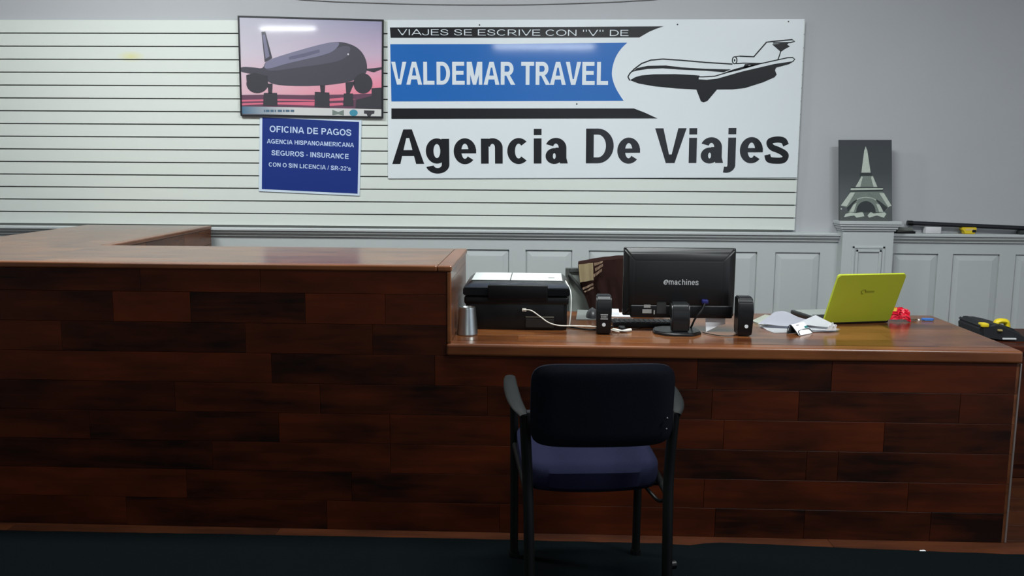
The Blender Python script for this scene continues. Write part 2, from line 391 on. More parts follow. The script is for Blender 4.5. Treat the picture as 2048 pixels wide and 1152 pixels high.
# wainscot: frame with raised panels
yw = WALL-.022
bm = BM()
prows = [(-2.0+.383*k, -2.0+.383*k+.28) for k in range(0, 0)]
pan = [(-4.31+.383*k, -4.31+.383*k+.283) for k in range(10)]
pan = [p for p in pan if p[1] < -.6]
pan += [(-.481, -.198), (-.098, .186), (.286, .565), (.66, .93), (1.03, 1.30), (1.408, 1.675), (2.11, 2.374), (2.462, 2.737), (2.83, 3.10), (3.19, 3.46), (3.55, 3.82), (3.91, 4.18)]
ZP0, ZP1 = .16, .93
edges = [X0]+[v for p in pan for v in p]+[X1]
for i in range(0, len(edges), 2): box(bm, (edges[i], yw, 0), (edges[i+1], WALL, 1.0))
for a, b in pan:
    box(bm, (a, yw, ZP1), (b, WALL, 1.0)); box(bm, (a, yw, 0), (b, WALL, ZP0))
    box(bm, (a, WALL-.008, ZP0), (b, WALL, ZP1))
    # raised field with a bevelled edge
    i, j = .006, .040
    q0 = [(a+i, WALL-.0115, ZP0+i), (b-i, WALL-.0115, ZP0+i), (b-i, WALL-.0115, ZP1-i), (a+i, WALL-.0115, ZP1-i)]
    q1 = [(a+j, yw+.004, ZP0+j), (b-j, yw+.004, ZP0+j), (b-j, yw+.004, ZP1-j), (a+j, yw+.004, ZP1-j)]
    A = [bm.verts.new(p) for p in q0]; B = [bm.verts.new(p) for p in q1]
    bm.faces.new(B)
    for k in range(4): bm.faces.new((A[k], A[(k+1) % 4], B[(k+1) % 4], B[k]))
structure('trim_1', bm, TRIMP)
rail = [(0, 1.052), (.058, 1.052), (.062, 1.047), (.062, 1.036), (.052, 1.032), (.050, 1.020), (.040, 1.012), (.034, 1.004), (.034, .999), (.022, .996), (0, .996)]
bm = BM(); sweep_x(bm, rail, X0, X1, WALL); structure('trim_2', bm, TRIMP)
bm = BM(); sweep_x(bm, [(.022, 0), (.036, 0), (.036, .10), (.028, .12), (.022, .12)], X0, X1, WALL); structure('baseboard_back', bm, TRIMP)
# pilaster with cap and inset panel
PY = 5.265
pl0, pl1 = atY(1685, 480, PY).x, atY(1787, 480, PY).x
bm = BM(); box(bm, (pl0, PY, 0), (pl1, WALL-.001, 1.09))
pil = structure('trim_3', bm, TRIMP)
c0 = atY(1664, 443, PY-.04).x; c1 = atY(1796, 443, PY-.04).x
bm = BM()
for (ex, z0, z1) in ((.032, 1.108, 1.128), (.026, 1.096, 1.108), (.017, 1.080, 1.096), (.009, 1.068, 1.080)):
    box(bm, (pl0-ex, PY-ex, z0), (pl1+ex, WALL-.002, z1), .003, 2)
structure('cap', bm, TRIMP, pil)
bm = BM()
ix0, ix1 = atY(1704, 500, PY).x, atY(1770, 500, PY).x; iz1 = atY(1730, 492, PY).z
for k, (ins, d) in enumerate(((0, .005), (.020, .009))):
    a, b, zt, zb = ix0+ins, ix1-ins, iz1-ins, .25+ins; wd = .016
    for p, q in (((a, zt-wd), (b, zt)), ((a, zb), (b, zb+wd)), ((a, zb), (a+wd, zt)), ((b-wd, zb), (b, zt))):
        box(bm, (p[0], PY-d, p[1]), (q[0], PY+.001, q[1]), .003, 2)
structure('panel_moulding', bm, TRIMP, pil)

# ceiling lamps
LHOUS = mat('lamp_housing', (220, 222, 222), .5)
def emit(name, c, s):
    m = bpy.data.materials.new(name); m.use_nodes = True; b = m.node_tree.nodes['Principled BSDF']
    b.inputs['Base Color'].default_value = (.8, .8, .8, 1); b.inputs['Emission Color'].default_value = c; b.inputs['Emission Strength'].default_value = s; return m
TUBE = emit('lamp_tube', (.93, 1, .98, 1), 9)
for i, (lx, ly, ll, lw, pw) in enumerate(LAMPS):
    t = empty('ceiling_lamp', (lx, ly, CEIL), None, 'lamp', group='fluorescent ceiling lamps')
    t['label'] = 'white fluorescent ceiling lamp with two tubes in a shallow white tray'
    bm = BM(); box(bm, (-ll/2, -lw/2, -.045), (ll/2, lw/2, -.001), .004); link('housing', bm, LHOUS, t)
    for s in (-1, 1):
        bm = BM(); tube(bm, [(-ll/2+.03, s*lw*.24, -.062), (ll/2-.03, s*lw*.24, -.062)], .016); link('tube', bm, TUBE, t, True)

# ------------------------------------------------------------------ slatwall
SLATM = bpy.data.materials.new('slat_laminate'); SLATM.use_nodes = True
nt = SLATM.node_tree; b = nt.nodes['Principled BSDF']; b.inputs['Roughness'].default_value = .38
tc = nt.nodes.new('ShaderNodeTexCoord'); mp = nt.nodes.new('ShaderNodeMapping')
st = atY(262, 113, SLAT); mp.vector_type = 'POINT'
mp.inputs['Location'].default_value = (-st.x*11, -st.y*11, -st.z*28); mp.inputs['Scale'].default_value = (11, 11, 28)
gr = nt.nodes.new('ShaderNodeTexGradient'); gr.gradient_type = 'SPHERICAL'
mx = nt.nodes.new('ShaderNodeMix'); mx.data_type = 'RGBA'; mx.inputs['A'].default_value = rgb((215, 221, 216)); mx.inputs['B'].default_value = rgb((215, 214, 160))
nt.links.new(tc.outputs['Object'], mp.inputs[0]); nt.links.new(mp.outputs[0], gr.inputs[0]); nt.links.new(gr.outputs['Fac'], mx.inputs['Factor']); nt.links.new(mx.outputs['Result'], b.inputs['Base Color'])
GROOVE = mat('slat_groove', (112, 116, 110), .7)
SX0, SX1 = X0+.01, atY(1590, 440, SLAT).x
zt = 2.280
sw = empty('slatwall_panel', (SX0, WALL, 1.06), 'white slatwall panel with horizontal grooves covering the back wall left of the tower print', 'wall panel')
bm = BM()
for k in range(16):
    z1 = zt-.0762*k-(.0036 if k else 0); z0 = zt-.0762*(k+1)+.0036
    if k == 15: z0 = 1.066
    vs = []
    # slat with a lip: T-slot behind
    prof = [(SLAT, z0), (SLAT, z1), (SLAT+.007, z1), (SLAT+.007, z1-.006), (WALL-.001, z1-.006), (WALL-.001, z0+.006), (SLAT+.007, z0+.006), (SLAT+.007, z0)]
    prism(bm, [(SX0, y, z) for y, z in prof], (SX1-SX0, 0, 0))
rel(link('slat_board', bm, SLATM), sw)
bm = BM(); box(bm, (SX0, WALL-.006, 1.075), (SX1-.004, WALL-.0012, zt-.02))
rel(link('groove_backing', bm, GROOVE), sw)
bm = BM(); box(bm, (SX0, SLAT+.003, 1.053), (atY(1563, 457, SLAT).x, WALL-.002, 1.0655))  # dark strip running just below the lowest slat
rel(link('bottom_strip', bm, mat('dark_strip', (84, 88, 84), .7)), sw)

# ------------------------------------------------------------------ banner sign
INK = mat('sign_black', (20, 22, 27), .4, spec=.3, coat=.5, coat_rough=.06)
SBLUE = mat('sign_blue', (6, 97, 178), .4, coat=.8, coat_rough=.06)
SWHITE = mat('sign_white', (219, 226, 231), .28, coat=.3, coat_rough=.12)
BY = SLAT-.008
c = [atY(775, 40, BY), atY(1609, 38, BY), atY(1594, 355, BY), atY(776, 357, BY)]
ban = empty('travel_banner', (c[3].x, SLAT, c[3].z), 'wide white sign with blue band, black lettering and an aeroplane drawing', 'sign')
bm = BM(); prism(bm, c, (0, SLAT-.0006-BY, 0)); rel(link('board', bm, SWHITE), ban)
def bz(zx, zy): return (1180+zx/3.291, 20+zy/3.291)
def bl(zx, zy): return (760+zx/3.291, 20+zy/3.291)
L1 = BY-.0006
rel(flat('top_stripe', [[bl(65, 115), (1100, 54), bz(485, 107), bz(440, 122), bz(390, 143), bz(350, 166), bz(325, 181), (1100, 75.5), bl(70, 183)]], L1, INK, None), ban)
rel(flat('blue_band', [[bl(67, 225), (1000, 88)]+curve2([bz(245, 215), bz(205, 255), bz(172, 305), bz(152, 360), bz(144, 415), bz(150, 460), bz(168, 510), bz(196, 560), bz(222, 598)])+[bl(75, 602)]], L1, SBLUE, None), ban)
rel(flat('lower_stripe', [[bl(75, 648), bz(290, 648), bz(360, 675), bz(445, 714), bl(75, 717)]], L1, INK, None), ban)
L2 = BY-.0013
LETW = mat('sign_letter_white', (214, 222, 230), .35)
rel(wall_text('VIAJES SE ESCRIVE CON "V" DE', (795, 70.2), (1257, 72), 12.0, L2, LETW, None, .105, .10), ban)
rel(wall_text('VALDEMAR TRAVEL', (783, 169.2), (1216, 169.8), 45.6, L2, LETW, None, .235, .17, -.03), ban)
rel(wall_text('Agencia De Viajes', (784.5, 328), (1577, 325.5), 69, L1, INK, None, .234, .172), ban)
# aeroplane drawing
black = [
    [(262, 462), (300, 441), (340, 430), (420, 423), (560, 422), (690, 428), (722, 432), (712, 456), (770, 459), (840, 451), (1000, 405), (1215, 355), (1345, 336), (1310, 357), (1225, 380), (1218, 397), (1229, 425), (1215, 443), (1140, 476), (1020, 514), (940, 523), (836, 524), (772, 600), (748, 608), (730, 602), (700, 524), (560, 516), (420, 502), (320, 484)],
    [(276, 408), (310, 382), (380, 367), (500, 365), (600, 377), (760, 387), (930, 391), (880, 410), (760, 400), (600, 393), (480, 384), (380, 388), (310, 399)],
    [(880, 414), (940, 392), (1010, 372), (1140, 350), (1100, 363), (960, 402)],
    [(1198, 226), (1312, 214), (1298, 228), (1316, 240), (1282, 258), (1256, 276)],
    [(1008, 380), (1020, 356), (1095, 352), (1090, 366), (1045, 362), (1035, 382)],
    thick_line([(262, 464), (250, 440), (262, 418), (292, 388), (340, 352), (400, 330), (480, 323), (600, 331), (760, 345), (938, 356)], 8.7),
    thick_line([(712, 456), (714, 440), (745, 440), (820, 436), (900, 412), (1100, 358), (1300, 314), (1334, 313), (1348, 324), (1335, 339)], 7.2),
    thick_line([(985, 304), (1078, 308), (1162, 212), (1205, 207), (1330, 195), (1347, 206), (1322, 214), (1205, 217)], 8.7),
    thick_line([(1256, 270), (1247, 300), (1236, 330)], 7.2),
    thick_line(ell(952, 331, 15, 23)+[(967, 331)], 7.2), thick_line([(952, 308), (990, 303), (1078, 307)], 5.8), thick_line([(962, 353), (1012, 350), (1130, 352)], 7.2),
    ell(952, 331, 5, 9, 12)]
rel(flat('aeroplane_drawing', [[bz(*p) for p in q] for q in black], L1, INK, None), ban)
SCREW = mat('screw_head', (70, 72, 74), .4, metal=1)
for (x, y) in ((959, 50), (1153.5, 208), (1355, 49), (1577, 43)):
    p = atY(x, y, L1); bm = BM()
    bmesh.ops.create_cone(bm, cap_ends=True, segments=12, radius1=.005, radius2=.004, depth=.003, matrix=Matrix.Translation(p) @ Matrix.Rotation(math.pi/2, 4, 'X'))
    rel(link('screw', bm, SCREW), ban)

# ------------------------------------------------------------------ aeroplane poster
PYF = SLAT-.016
pc = [(475, 31), (767, 39), (766, 236), (481, 232)]
pw = [atY(x, y, PYF) for x, y in pc]
pos = empty('aeroplane_poster', (pw[3].x, SLAT, pw[3].z), 'black framed poster of a dark airliner at pink dusk above the blue office sign', 'poster')
def pq(zx, zy): return (460+zx/3.03, 20+zy/3.03)
bm = BM(); prism(bm, [p+Vector((0, .004, 0)) for p in pw], (0, .0115, 0))
rel(link('backing', bm, BLACKP), pos)
def inset(q, d):
    cx = sum(p[0] for p in q)/4; cy = sum(p[1] for p in q)/4
    return [(x+(d if x < cx else -d), y+(d if y < cy else -d)) for x, y in q]
bm = BM(); inn = inset(pc, 3.2)
for k in range(4):
    k2 = (k+1) % 4
    prism(bm, [atY(*pc[k], PYF-.004), atY(*pc[k2], PYF-.004), atY(*inn[k2], PYF-.004), atY(*inn[k], PYF-.004)], (0, .010, 0))
rel(link('frame', bm, mat('poster_frame', (30, 31, 36), .35)), pos)
def print_mat(name, stops, z0, z1, x0=None, x1=None, xc=None, coat=1, rough=.5):
    """printed picture: vertical blend of inks, under clear glazing"""
    m = bpy.data.materials.new(name); m.use_nodes = True; nt = m.node_tree; L = nt.links.new; b = nt.nodes['Principled BSDF']
    b.inputs['Roughness'].default_value = rough; b.inputs['Coat Weight'].default_value = coat; b.inputs['Coat Roughness'].default_value = .05
    tc = nt.nodes.new('ShaderNodeTexCoord'); sp = nt.nodes.new('ShaderNodeSeparateXYZ'); L(tc.outputs['Object'], sp.inputs[0])
    mr = nt.nodes.new('ShaderNodeMapRange'); L(sp.outputs['Z'], mr.inputs[0]); mr.inputs[1].default_value = z0; mr.inputs[2].default_value = z1
    cr = nt.nodes.new('ShaderNodeValToRGB'); L(mr.outputs[0], cr.inputs[0]); e = cr.color_ramp.elements
    e[0].position = stops[0][0]; e[0].color = rgb(stops[0][1]); e[1].position = stops[-1][0]; e[1].color = rgb(stops[-1][1])
    for p, c in stops[1:-1]: n = e.new(p); n.color = rgb(c)
    out = cr.outputs[0]
    if xc:
        mr2 = nt.nodes.new('ShaderNodeMapRange'); L(sp.outputs['X'], mr2.inputs[0]); mr2.inputs[1].default_value = x0; mr2.inputs[2].default_value = x1
        mr2.inputs[3].default_value = xc[1]; mr2.inputs[4].default_value = 0
        mx = nt.nodes.new('ShaderNodeMix'); mx.data_type = 'RGBA'; L(mr2.outputs[0], mx.inputs['Factor']); L(out, mx.inputs['A']); mx.inputs['B'].default_value = rgb(xc[0]); out = mx.outputs['Result']
    L(out, b.inputs['Base Color']); return m
zlo, zhi = pw[3].z, pw[0].z
SKYP = print_mat('poster_sky', [(0, (120, 80, 105)), (.19, (150, 85, 105)), (.23, (236, 120, 145)), (.40, (228, 150, 175)), (.62, (196, 172, 196)), (1, (140, 142, 176))], zlo, zhi, pw[0].x, pw[1].x, ((206, 204, 212), .65))
b_in = inset(pc, 2.6)
rel(flat('print', [b_in], PYF-.0002, SKYP, None), pos)
def pmat(n, c): return mat(n, c, .5, coat=1, coat_rough=.05)
PD = pmat('poster_dark', (52, 50, 60)); PB = pmat('poster_body', (66, 64, 76)); PLt = pmat('poster_light', (122, 120, 146)); PG = pmat('poster_ground', (98, 62, 84)); PPk = pmat('poster_pink', (214, 106, 132))
def plist(*polys): return [[pq(*p) for p in q] for q in polys]
y1 = PYF-.0008; y2 = PYF-.0014; y3 = PYF-.002
rel(flat('runway', plist([(60, 515), (250, 512), (440, 516), (700, 512), (925, 505), (925, 600), (62, 590)]), y1, PG, None), pos)
rel(flat('runway_glow', plist([(62, 545), (300, 540), (515, 544), (515, 552), (300, 550), (62, 556)], [(285, 560), (515, 556), (515, 580), (285, 572)], [(600, 538), (690, 530), (760, 541), (690, 548), (600, 552)], [(62, 566), (205, 562), (205, 571), (62, 578)], [(600, 566), (680, 562), (700, 575), (600, 582)]), y2, PPk, None), pos)
rel(flat('airliner', plist(
    soft([(60, 343), (150, 348), (200, 356), (212, 318), (240, 300), (330, 270), (450, 235), (560, 205), (640, 192), (700, 197), (760, 219), (800, 254), (824, 300), (832, 345), (826, 382), (800, 402), (740, 432), (640, 450), (520, 460), (400, 461), (300, 456), (240, 442), (215, 420), (195, 398), (100, 383), (60, 372)]),
    [(190, 132), (214, 130), (256, 292), (210, 316)]), y2, PB, None), pos)
rel(flat('airliner_flank', plist(soft([(206, 356), (240, 340), (340, 312), (450, 284), (560, 258), (640, 236), (690, 215), (740, 225), (700, 300), (560, 330), (400, 350), (250, 372)])), y2-.0003, pmat('poster_flank', (84, 82, 98)), None), pos)
rel(flat('airliner_top', plist(soft([(204, 353), (215, 318), (240, 300), (330, 270), (450, 235), (560, 205), (640, 194), (670, 200), (630, 250), (560, 275), (450, 300), (340, 325), (240, 356)]), [(196, 150), (212, 148), (240, 280), (216, 296)]), y3, PLt, None), pos)
for eg in ([ell(165, 446, 66, 58), [(98, 395), (150, 380), (230, 400), (230, 470), (100, 430)]], [ell(806, 445, 57, 62)]):
    en = rel(flat('engine', plist(eg[0]), y3, PD, None), pos)
    if len(eg) > 1:
        bm = BM(); bm.from_mesh(en.data); prism(bm, [atY(*pq(*p), y3+.0003) for p in eg[1]], (0, .0003, 0)); bm.to_mesh(en.data); bm.free()
for gr_ in ([[(205, 502), (285, 502), (288, 580), (200, 580)], [(228, 446), (258, 446), (255, 505), (232, 505)]],
            [[(514, 496), (602, 500), (604, 592), (512, 588)], [(545, 455), (576, 455), (574, 500), (550, 500)]],
            [[(690, 506), (745, 506), (748, 582), (686, 582)], [(700, 440), (760, 430), (740, 470), (724, 508), (704, 508)]]):
    rel(flat('landing_gear', plist(*gr_), y3, PD, None), pos)
rel(flat('far_wing', plist([(825, 356), (875, 352), (922, 346), (922, 357), (872, 377), (826, 366)]), y3, PD, None), pos)
rel(flat('treeline', plist([(858, 474), (926, 470), (926, 600), (760, 596), (765, 545), (858, 520)]), y3-.0002, PD, None), pos)
FOOT = print_mat('poster_footer', [(0, (206, 206, 206)), (1, (206, 206, 206))], zlo, zhi, atY(478, 200, SLAT).x, atY(590, 200, SLAT).x, ((40, 96, 130), 1.0))
rel(flat('footer', plist([(62, 584), (500, 592), (927, 602), (927, 648), (62, 629)]), y3-.0006, FOOT, None), pos)
y4 = y3-.0013
TEAL = pmat('poster_teal', (60, 140, 165)); GRY = pmat('poster_grey', (116, 128, 122))
rel(flat('footer_disc', plist(ell(749, 623, 25, 20)), y4, TEAL, None), pos)
rel(flat('footer_mark', plist([(620, 604), (655, 618), (690, 606), (690, 640), (655, 632), (620, 638)]), y4, GRY, None), pos)
rel(flat('footer_shield', plist([(812, 608), (876, 610), (874, 628), (858, 632), (850, 646), (834, 644), (828, 630), (812, 628)]), y4, PD, None), pos)
SMALL = pmat('poster_small_print', (70, 100, 125))
rel(flat('small_print', plist(*[[(205+x, 604), (205+x+wd, 604.4), (205+x+wd, 618), (205+x, 617.5)] for x, wd in ((0, 8), (12, 22), (40, 20), (66, 8), (84, 26), (116, 10), (132, 24), (162, 22))]), y4, SMALL, None), pos)
rel(flat('fuselage_marking', plist([(355, 284), (450, 262), (540, 238), (545, 256), (450, 284), (360, 302)]), y3-.0004, pmat('poster_marking', (98, 96, 124)), None), pos)
rel(flat('cockpit_glint', plist(ell(716, 268, 5, 6)), y3, pmat('poster_white', (214, 206, 214)), None), pos)

# ------------------------------------------------------------------ blue office sign
def sq(zx, zy): return (470+zx/5.487, 190+zy/5.487)
SY = SLAT-.006
sc4 = [sq(272, 226), sq(1388, 280), sq(1366, 1106), sq(262, 1056)]
s4 = [atY(x, y, SY) for x, y in sc4]
sg = empty('office_sign', (s4[3].x, SLAT, s4[3].z), 'square blue sign with white border and four lines of white capitals', 'sign')
bm = BM(); prism(bm, s4, (0, SLAT-.0006-SY, 0)); rel(link('board', bm, mat('sign_border', (205, 220, 236), .4)), sg)
rel(flat('blue_field', [[sq(300, 245), sq(1362, 296), sq(1345, 1083), sq(294, 1032)]], SY-.0006, mat('navy_sign_blue', (18, 46, 124), .4), None), sg)
SL = mat('sign_letters', (190, 208, 236), .5)
for s, a, b2, cp, bo in (('OFICINA DE PAGOS', (380, 405), (1275, 448), 12.6, .19), ('AGENCIA HISPANOAMERICANA', (350, 529), (1305, 573), 8.6, .19),
                         ('SEGUROS - INSURANCE', (400, 660), (1247, 702), 9.9, .19), ("CON O SIN LICENCIA / SR-22's", (370, 784), (1270, 832), 8.4, .19)):
    rel(wall_text(s, sq(*a), sq(*b2), cp, SY-.0012, SL, None, bo), sg)

# ------------------------------------------------------------------ tower print on the pilaster
def tz(zx, zy): return (1660+zx/6.4, 270+zy/6.4)
CY = PY-.0015
cq = [tz(124, 62), tz(790, 62), tz(798, 1086), tz(126, 1086)]
cw = [atY(x, y, CY) for x, y in cq]; cw[2].z = cw[3].z = 1.1283
cv = empty('tower_print', (cw[3].x, PY, 1.1283), 'dark canvas print of a pale iron tower standing on the pilaster cap', 'picture')
CANV = print_mat('canvas_ink', [(0, (78, 82, 82)), (.3, (86, 92, 94)), (.6, (62, 68, 70)), (1, (54, 58, 64))], cw[3].z, cw[0].z, coat=0, rough=.6)
bm = BM(); prism(bm, cw, (0, .022, 0)); rel(link('canvas', bm, CANV), cv)
T1 = mat('print_pale', (186, 196, 186), .6, noise=.15, nscale=90); T2 = mat('print_mid', (116, 126, 120), .6, noise=.25, nscale=90); T3 = mat('print_dark', (48, 54, 56), .6)
def tl(*polys): return [[tz(*p) for p in q] for q in polys]
ya, yb, yc2 = CY-.0006, CY-.0012, CY-.0018
arch = [(330, 990)]+[(460+128*math.cos(math.radians(a)), 985-150*math.sin(math.radians(a))) for a in range(180, -1, -15)]+[(590, 990)]
rel(flat('tower_shaft', tl([(400, 525), (530, 525), (600, 672), (668, 718), (700, 790), (775, 900), (720, 960), (690, 990), (230, 990), (215, 930), (150, 905), (250, 760), (268, 718), (330, 672)]), ya, T2, None), cv)
rel(flat('arch_opening', tl([(330, 990)]+[(460+125*math.cos(math.radians(a)), 985-140*math.sin(math.radians(a))) for a in range(180, -1, -15)]+[(590, 990)],
    [(232, 985), (215, 930), (300, 850), (340, 822), (345, 835), (290, 900)], [(690, 985), (740, 930), (640, 850), (590, 822), (590, 835), (640, 900)]), yb, T3, None), cv)
rel(flat('tower_highlight', tl([(458, 145), (468, 178), (478, 200), (520, 482), (402, 482), (438, 200), (447, 178)], [(408, 525), (418, 540), (385, 672), (322, 672)], [(535, 525), (548, 525), (610, 672), (560, 672), (525, 545)],
    [(268, 682), (680, 680), (672, 700), (262, 706)], [(258, 740), (322, 735), (215, 912), (138, 904)], [(632, 745), (690, 742), (788, 905), (745, 922)],
    thick_line([(320, 838), (380, 808), (460, 797), (540, 808), (600, 838)], 9),
    [(300, 890), (340, 870), (305, 985), (250, 985)], [(590, 880), (640, 890), (682, 985), (630, 985)],
    [(200, 1010), (260, 990), (330, 1000), (420, 985), (440, 1040), (340, 1058), (310, 1030), (180, 1050)], [(480, 1030), (520, 985), (560, 1005), (700, 990), (722, 1010), (690, 1058), (600, 1030), (500, 1058)], ell(145, 945, 9, 10, 10)), yb, T1, None), cv)
rel(flat('platform', tl([(385, 490), (532, 488), (540, 515), (380, 520)], [(258, 708), (680, 700), (668, 722), (256, 726)], [(270, 664), (680, 664), (680, 676), (270, 678)]), yc2, T3, None), cv)

# ------------------------------------------------------------------ reception counter
RH = .119
def px_x(px, py=800): return atY(px, py, CF).x
ct = empty('reception_counter', (0, CF, 0), 'long walnut plank reception counter with a raised left part and a lower desk part', 'counter')
XL = X0+.02
rows = [(RH*k, RH*(k+1)) for k in range(6)]
jn = {5: [px_x(545), px_x(870), px_x(1395, 740), px_x(1664, 740)], 4: [px_x(350), px_x(640), px_x(975), px_x(1424), px_x(1598), px_x(1921)],
      3: [px_x(176), px_x(556), px_x(779), px_x(1130), px_x(1450), px_x(1773)], 2: [px_x(420), px_x(779), px_x(1200), px_x(1620), px_x(1684)],
      1: [px_x(365), px_x(700), px_x(1060), px_x(1415), px_x(1830)], 0: [px_x(240), px_x(648), px_x(1000), px_x(1440), px_x(1622), px_x(1880)]}
def fp(u, v, d): return (u, CF+.012-d, v)
bm = BM(); planks(bm, rows, XL, XR-.012, fp, .012, jn, seed=11)
r2 = [(RH*6, RH*7), (RH*7, RH*8), (RH*8, ZH-.02)]
j2 = {0: [px_x(122, 660), px_x(490, 660), px_x(745, 660)], 1: [px_x(225, 600), px_x(380, 600), px_x(610, 600), px_x(770, 600)], 2: [px_x(280, 550), px_x(520, 550)]}
planks(bm, r2, XL, XE-.014, fp, .012, j2, tints={(1, 3): .72, (1, 4): .25}, seed=5)
rel(link('front_panel', bm, WOODX), ct)
CORE = mat('counter_core', (60, 36, 24), .7)
bm = BM(); box(bm, (XL, CF+.0125, .001), (XR-.012, CF+.03, ZL-.05)); box(bm, (XL, CF+.0125, ZL-.05), (XE-.014, CF+.03, ZH-.02))
rel(link('carcass', bm, CORE), ct)
# raised top
bm = BM()
nrow = 5; fw = (RB-CF-.05)/nrow
planks(bm, [(CF+.05+fw*k, CF+.05+fw*(k+1)) for k in range(nrow)], XL, XE-.05, lambda u, v, d: (u, v, ZH-.02+d), .02, seed=8, gap=.0002, e=.0001)
rel(link('raised_top', bm, WOODT), ct)
# raised end panel (faces the desk)
bm = BM(); planks(bm, [(ZL, ZL+.12), (ZL+.12, ZL+.24), (ZL+.24, ZH-.02)], CF+.014, RB, lambda u, v, d: (XE-.012+d, u, v), .012, seed=4, lmin=.5, lmax=.9)
rel(link('raised_end', bm, WOODY), ct)
# lighter edge strips
bm = BM()
box(bm, (XL, CF-.006, ZH-.022), (XE-.0505, CF+.0495, ZH+.001), .006, 3)
tinted(bm, .5); rel(link('edge_strip', bm, NOSE), ct)
bm = BM(); box(bm, (XE-.05, CF-.006, ZH-.022), (XE+.006, RB, ZH+.001), .006, 3); tinted(bm, .6); rel(link('edge_strip', bm, WOODY), ct)
bm = BM(); box(bm, (XE-.014, CF-.004, ZL-.001), (XE+.003, CF+.013, ZH-.0225), .005, 3); tinted(bm, .55); rel(link('edge_strip', bm, NOSE), ct)
bm = BM(); box(bm, (XE-.016, CF-.010, RH*6+.0005), (XR+.004, CF+.06, ZL+.0008), .010, 4); tinted(bm, .35); rel(link('desk_edge', bm, NOSE), ct)
# desk top
bm = BM(); nrow = 6; fw = (DB-CF-.06)/nrow
planks(bm, [(CF+.06+fw*k, CF+.06+fw*(k+1)) for k in range(nrow)], XE+.0005, XR, lambda u, v, d: (u, v, ZL-.03+d), .03, seed=21, gap=.0002, e=.0001)
rel(link('desk_top', bm, WOODT), ct)
bm = BM(); planks(bm, [(RH*k, RH*(k+1)) for k in range(6)], CF+.001, DB-.03, lambda u, v, d: (XR-.012+d, u, v), .012, seed=31); rel(link('end_panel', bm, WOODY), ct)
bm = BM(); box(bm, (XR-.001, CF-.003, .002), (XR+.005, CF+.004, RH*6), .001); rel(link('corner_strip', bm, mat('corner_metal', (150, 140, 136), .35, metal=.6)), ct)
bm = BM(); box(bm, (XL, RB-.02, .002), (XE-.012, RB-.002, ZH-.021)); rel(link('rear_panel', bm, CORE), ct)
# return to the back wall
RX0, RX1 = -2.77, -2.01
bm = BM(); fw = (RX1-RX0-.04)/5
planks(bm, [(RX0+fw*k, RX0+fw*(k+1)) for k in range(5)], RB+.001, 5.285, lambda u, v, d: (v, u, ZH-.02+d), .02, seed=9, gap=.0002, e=.0001); rel(link('return_top', bm, WOODT), ct)
bm = BM(); planks(bm, [(RH*k, RH*(k+1)) for k in range(8)]+[(RH*8, ZH-.022)], RB+.001, 5.285, lambda u, v, d: (RX1-.012+d, u, v), .012, seed=14); rel(link('return_side', bm, WOODY), ct)
bm = BM(); box(bm, (RX1-.039, RB+.001, ZH-.022), (RX1+.006, 5.285, ZH+.001), .006, 3); tinted(bm, .6); rel(link('edge_strip', bm, WOODY), ct)

# ------------------------------------------------------------------ carpet
bm = BM(); n = 90; top = []
for k in range(n+1):
    px = -300+2700*k/n
    base = np.interp(px, [-300, 0, 500, 960, 1330, 1375, 1395, 1420, 1500, 1750, 2040, 2400], [1055, 1060.5, 1069, 1078, 1087, 1091, 1090, 1084, 1087, 1098, 1109, 1118])
    top.append(atZ(px, base+random.uniform(-.5, .5), .009))
front = [Vector((p.x*1.0, Y0+.02, .009)) for p in (top[-1], top[0])]
prism(bm, [(p.x, p.y, .001) for p in top]+[(front[0].x, front[0].y, .001), (front[1].x, front[1].y, .001)], (0, 0, .008))
tag(link('carpet', bm, CARPET), 'dark blue grey carpet laid on the floor before the counter with wavy edge', 'carpet')

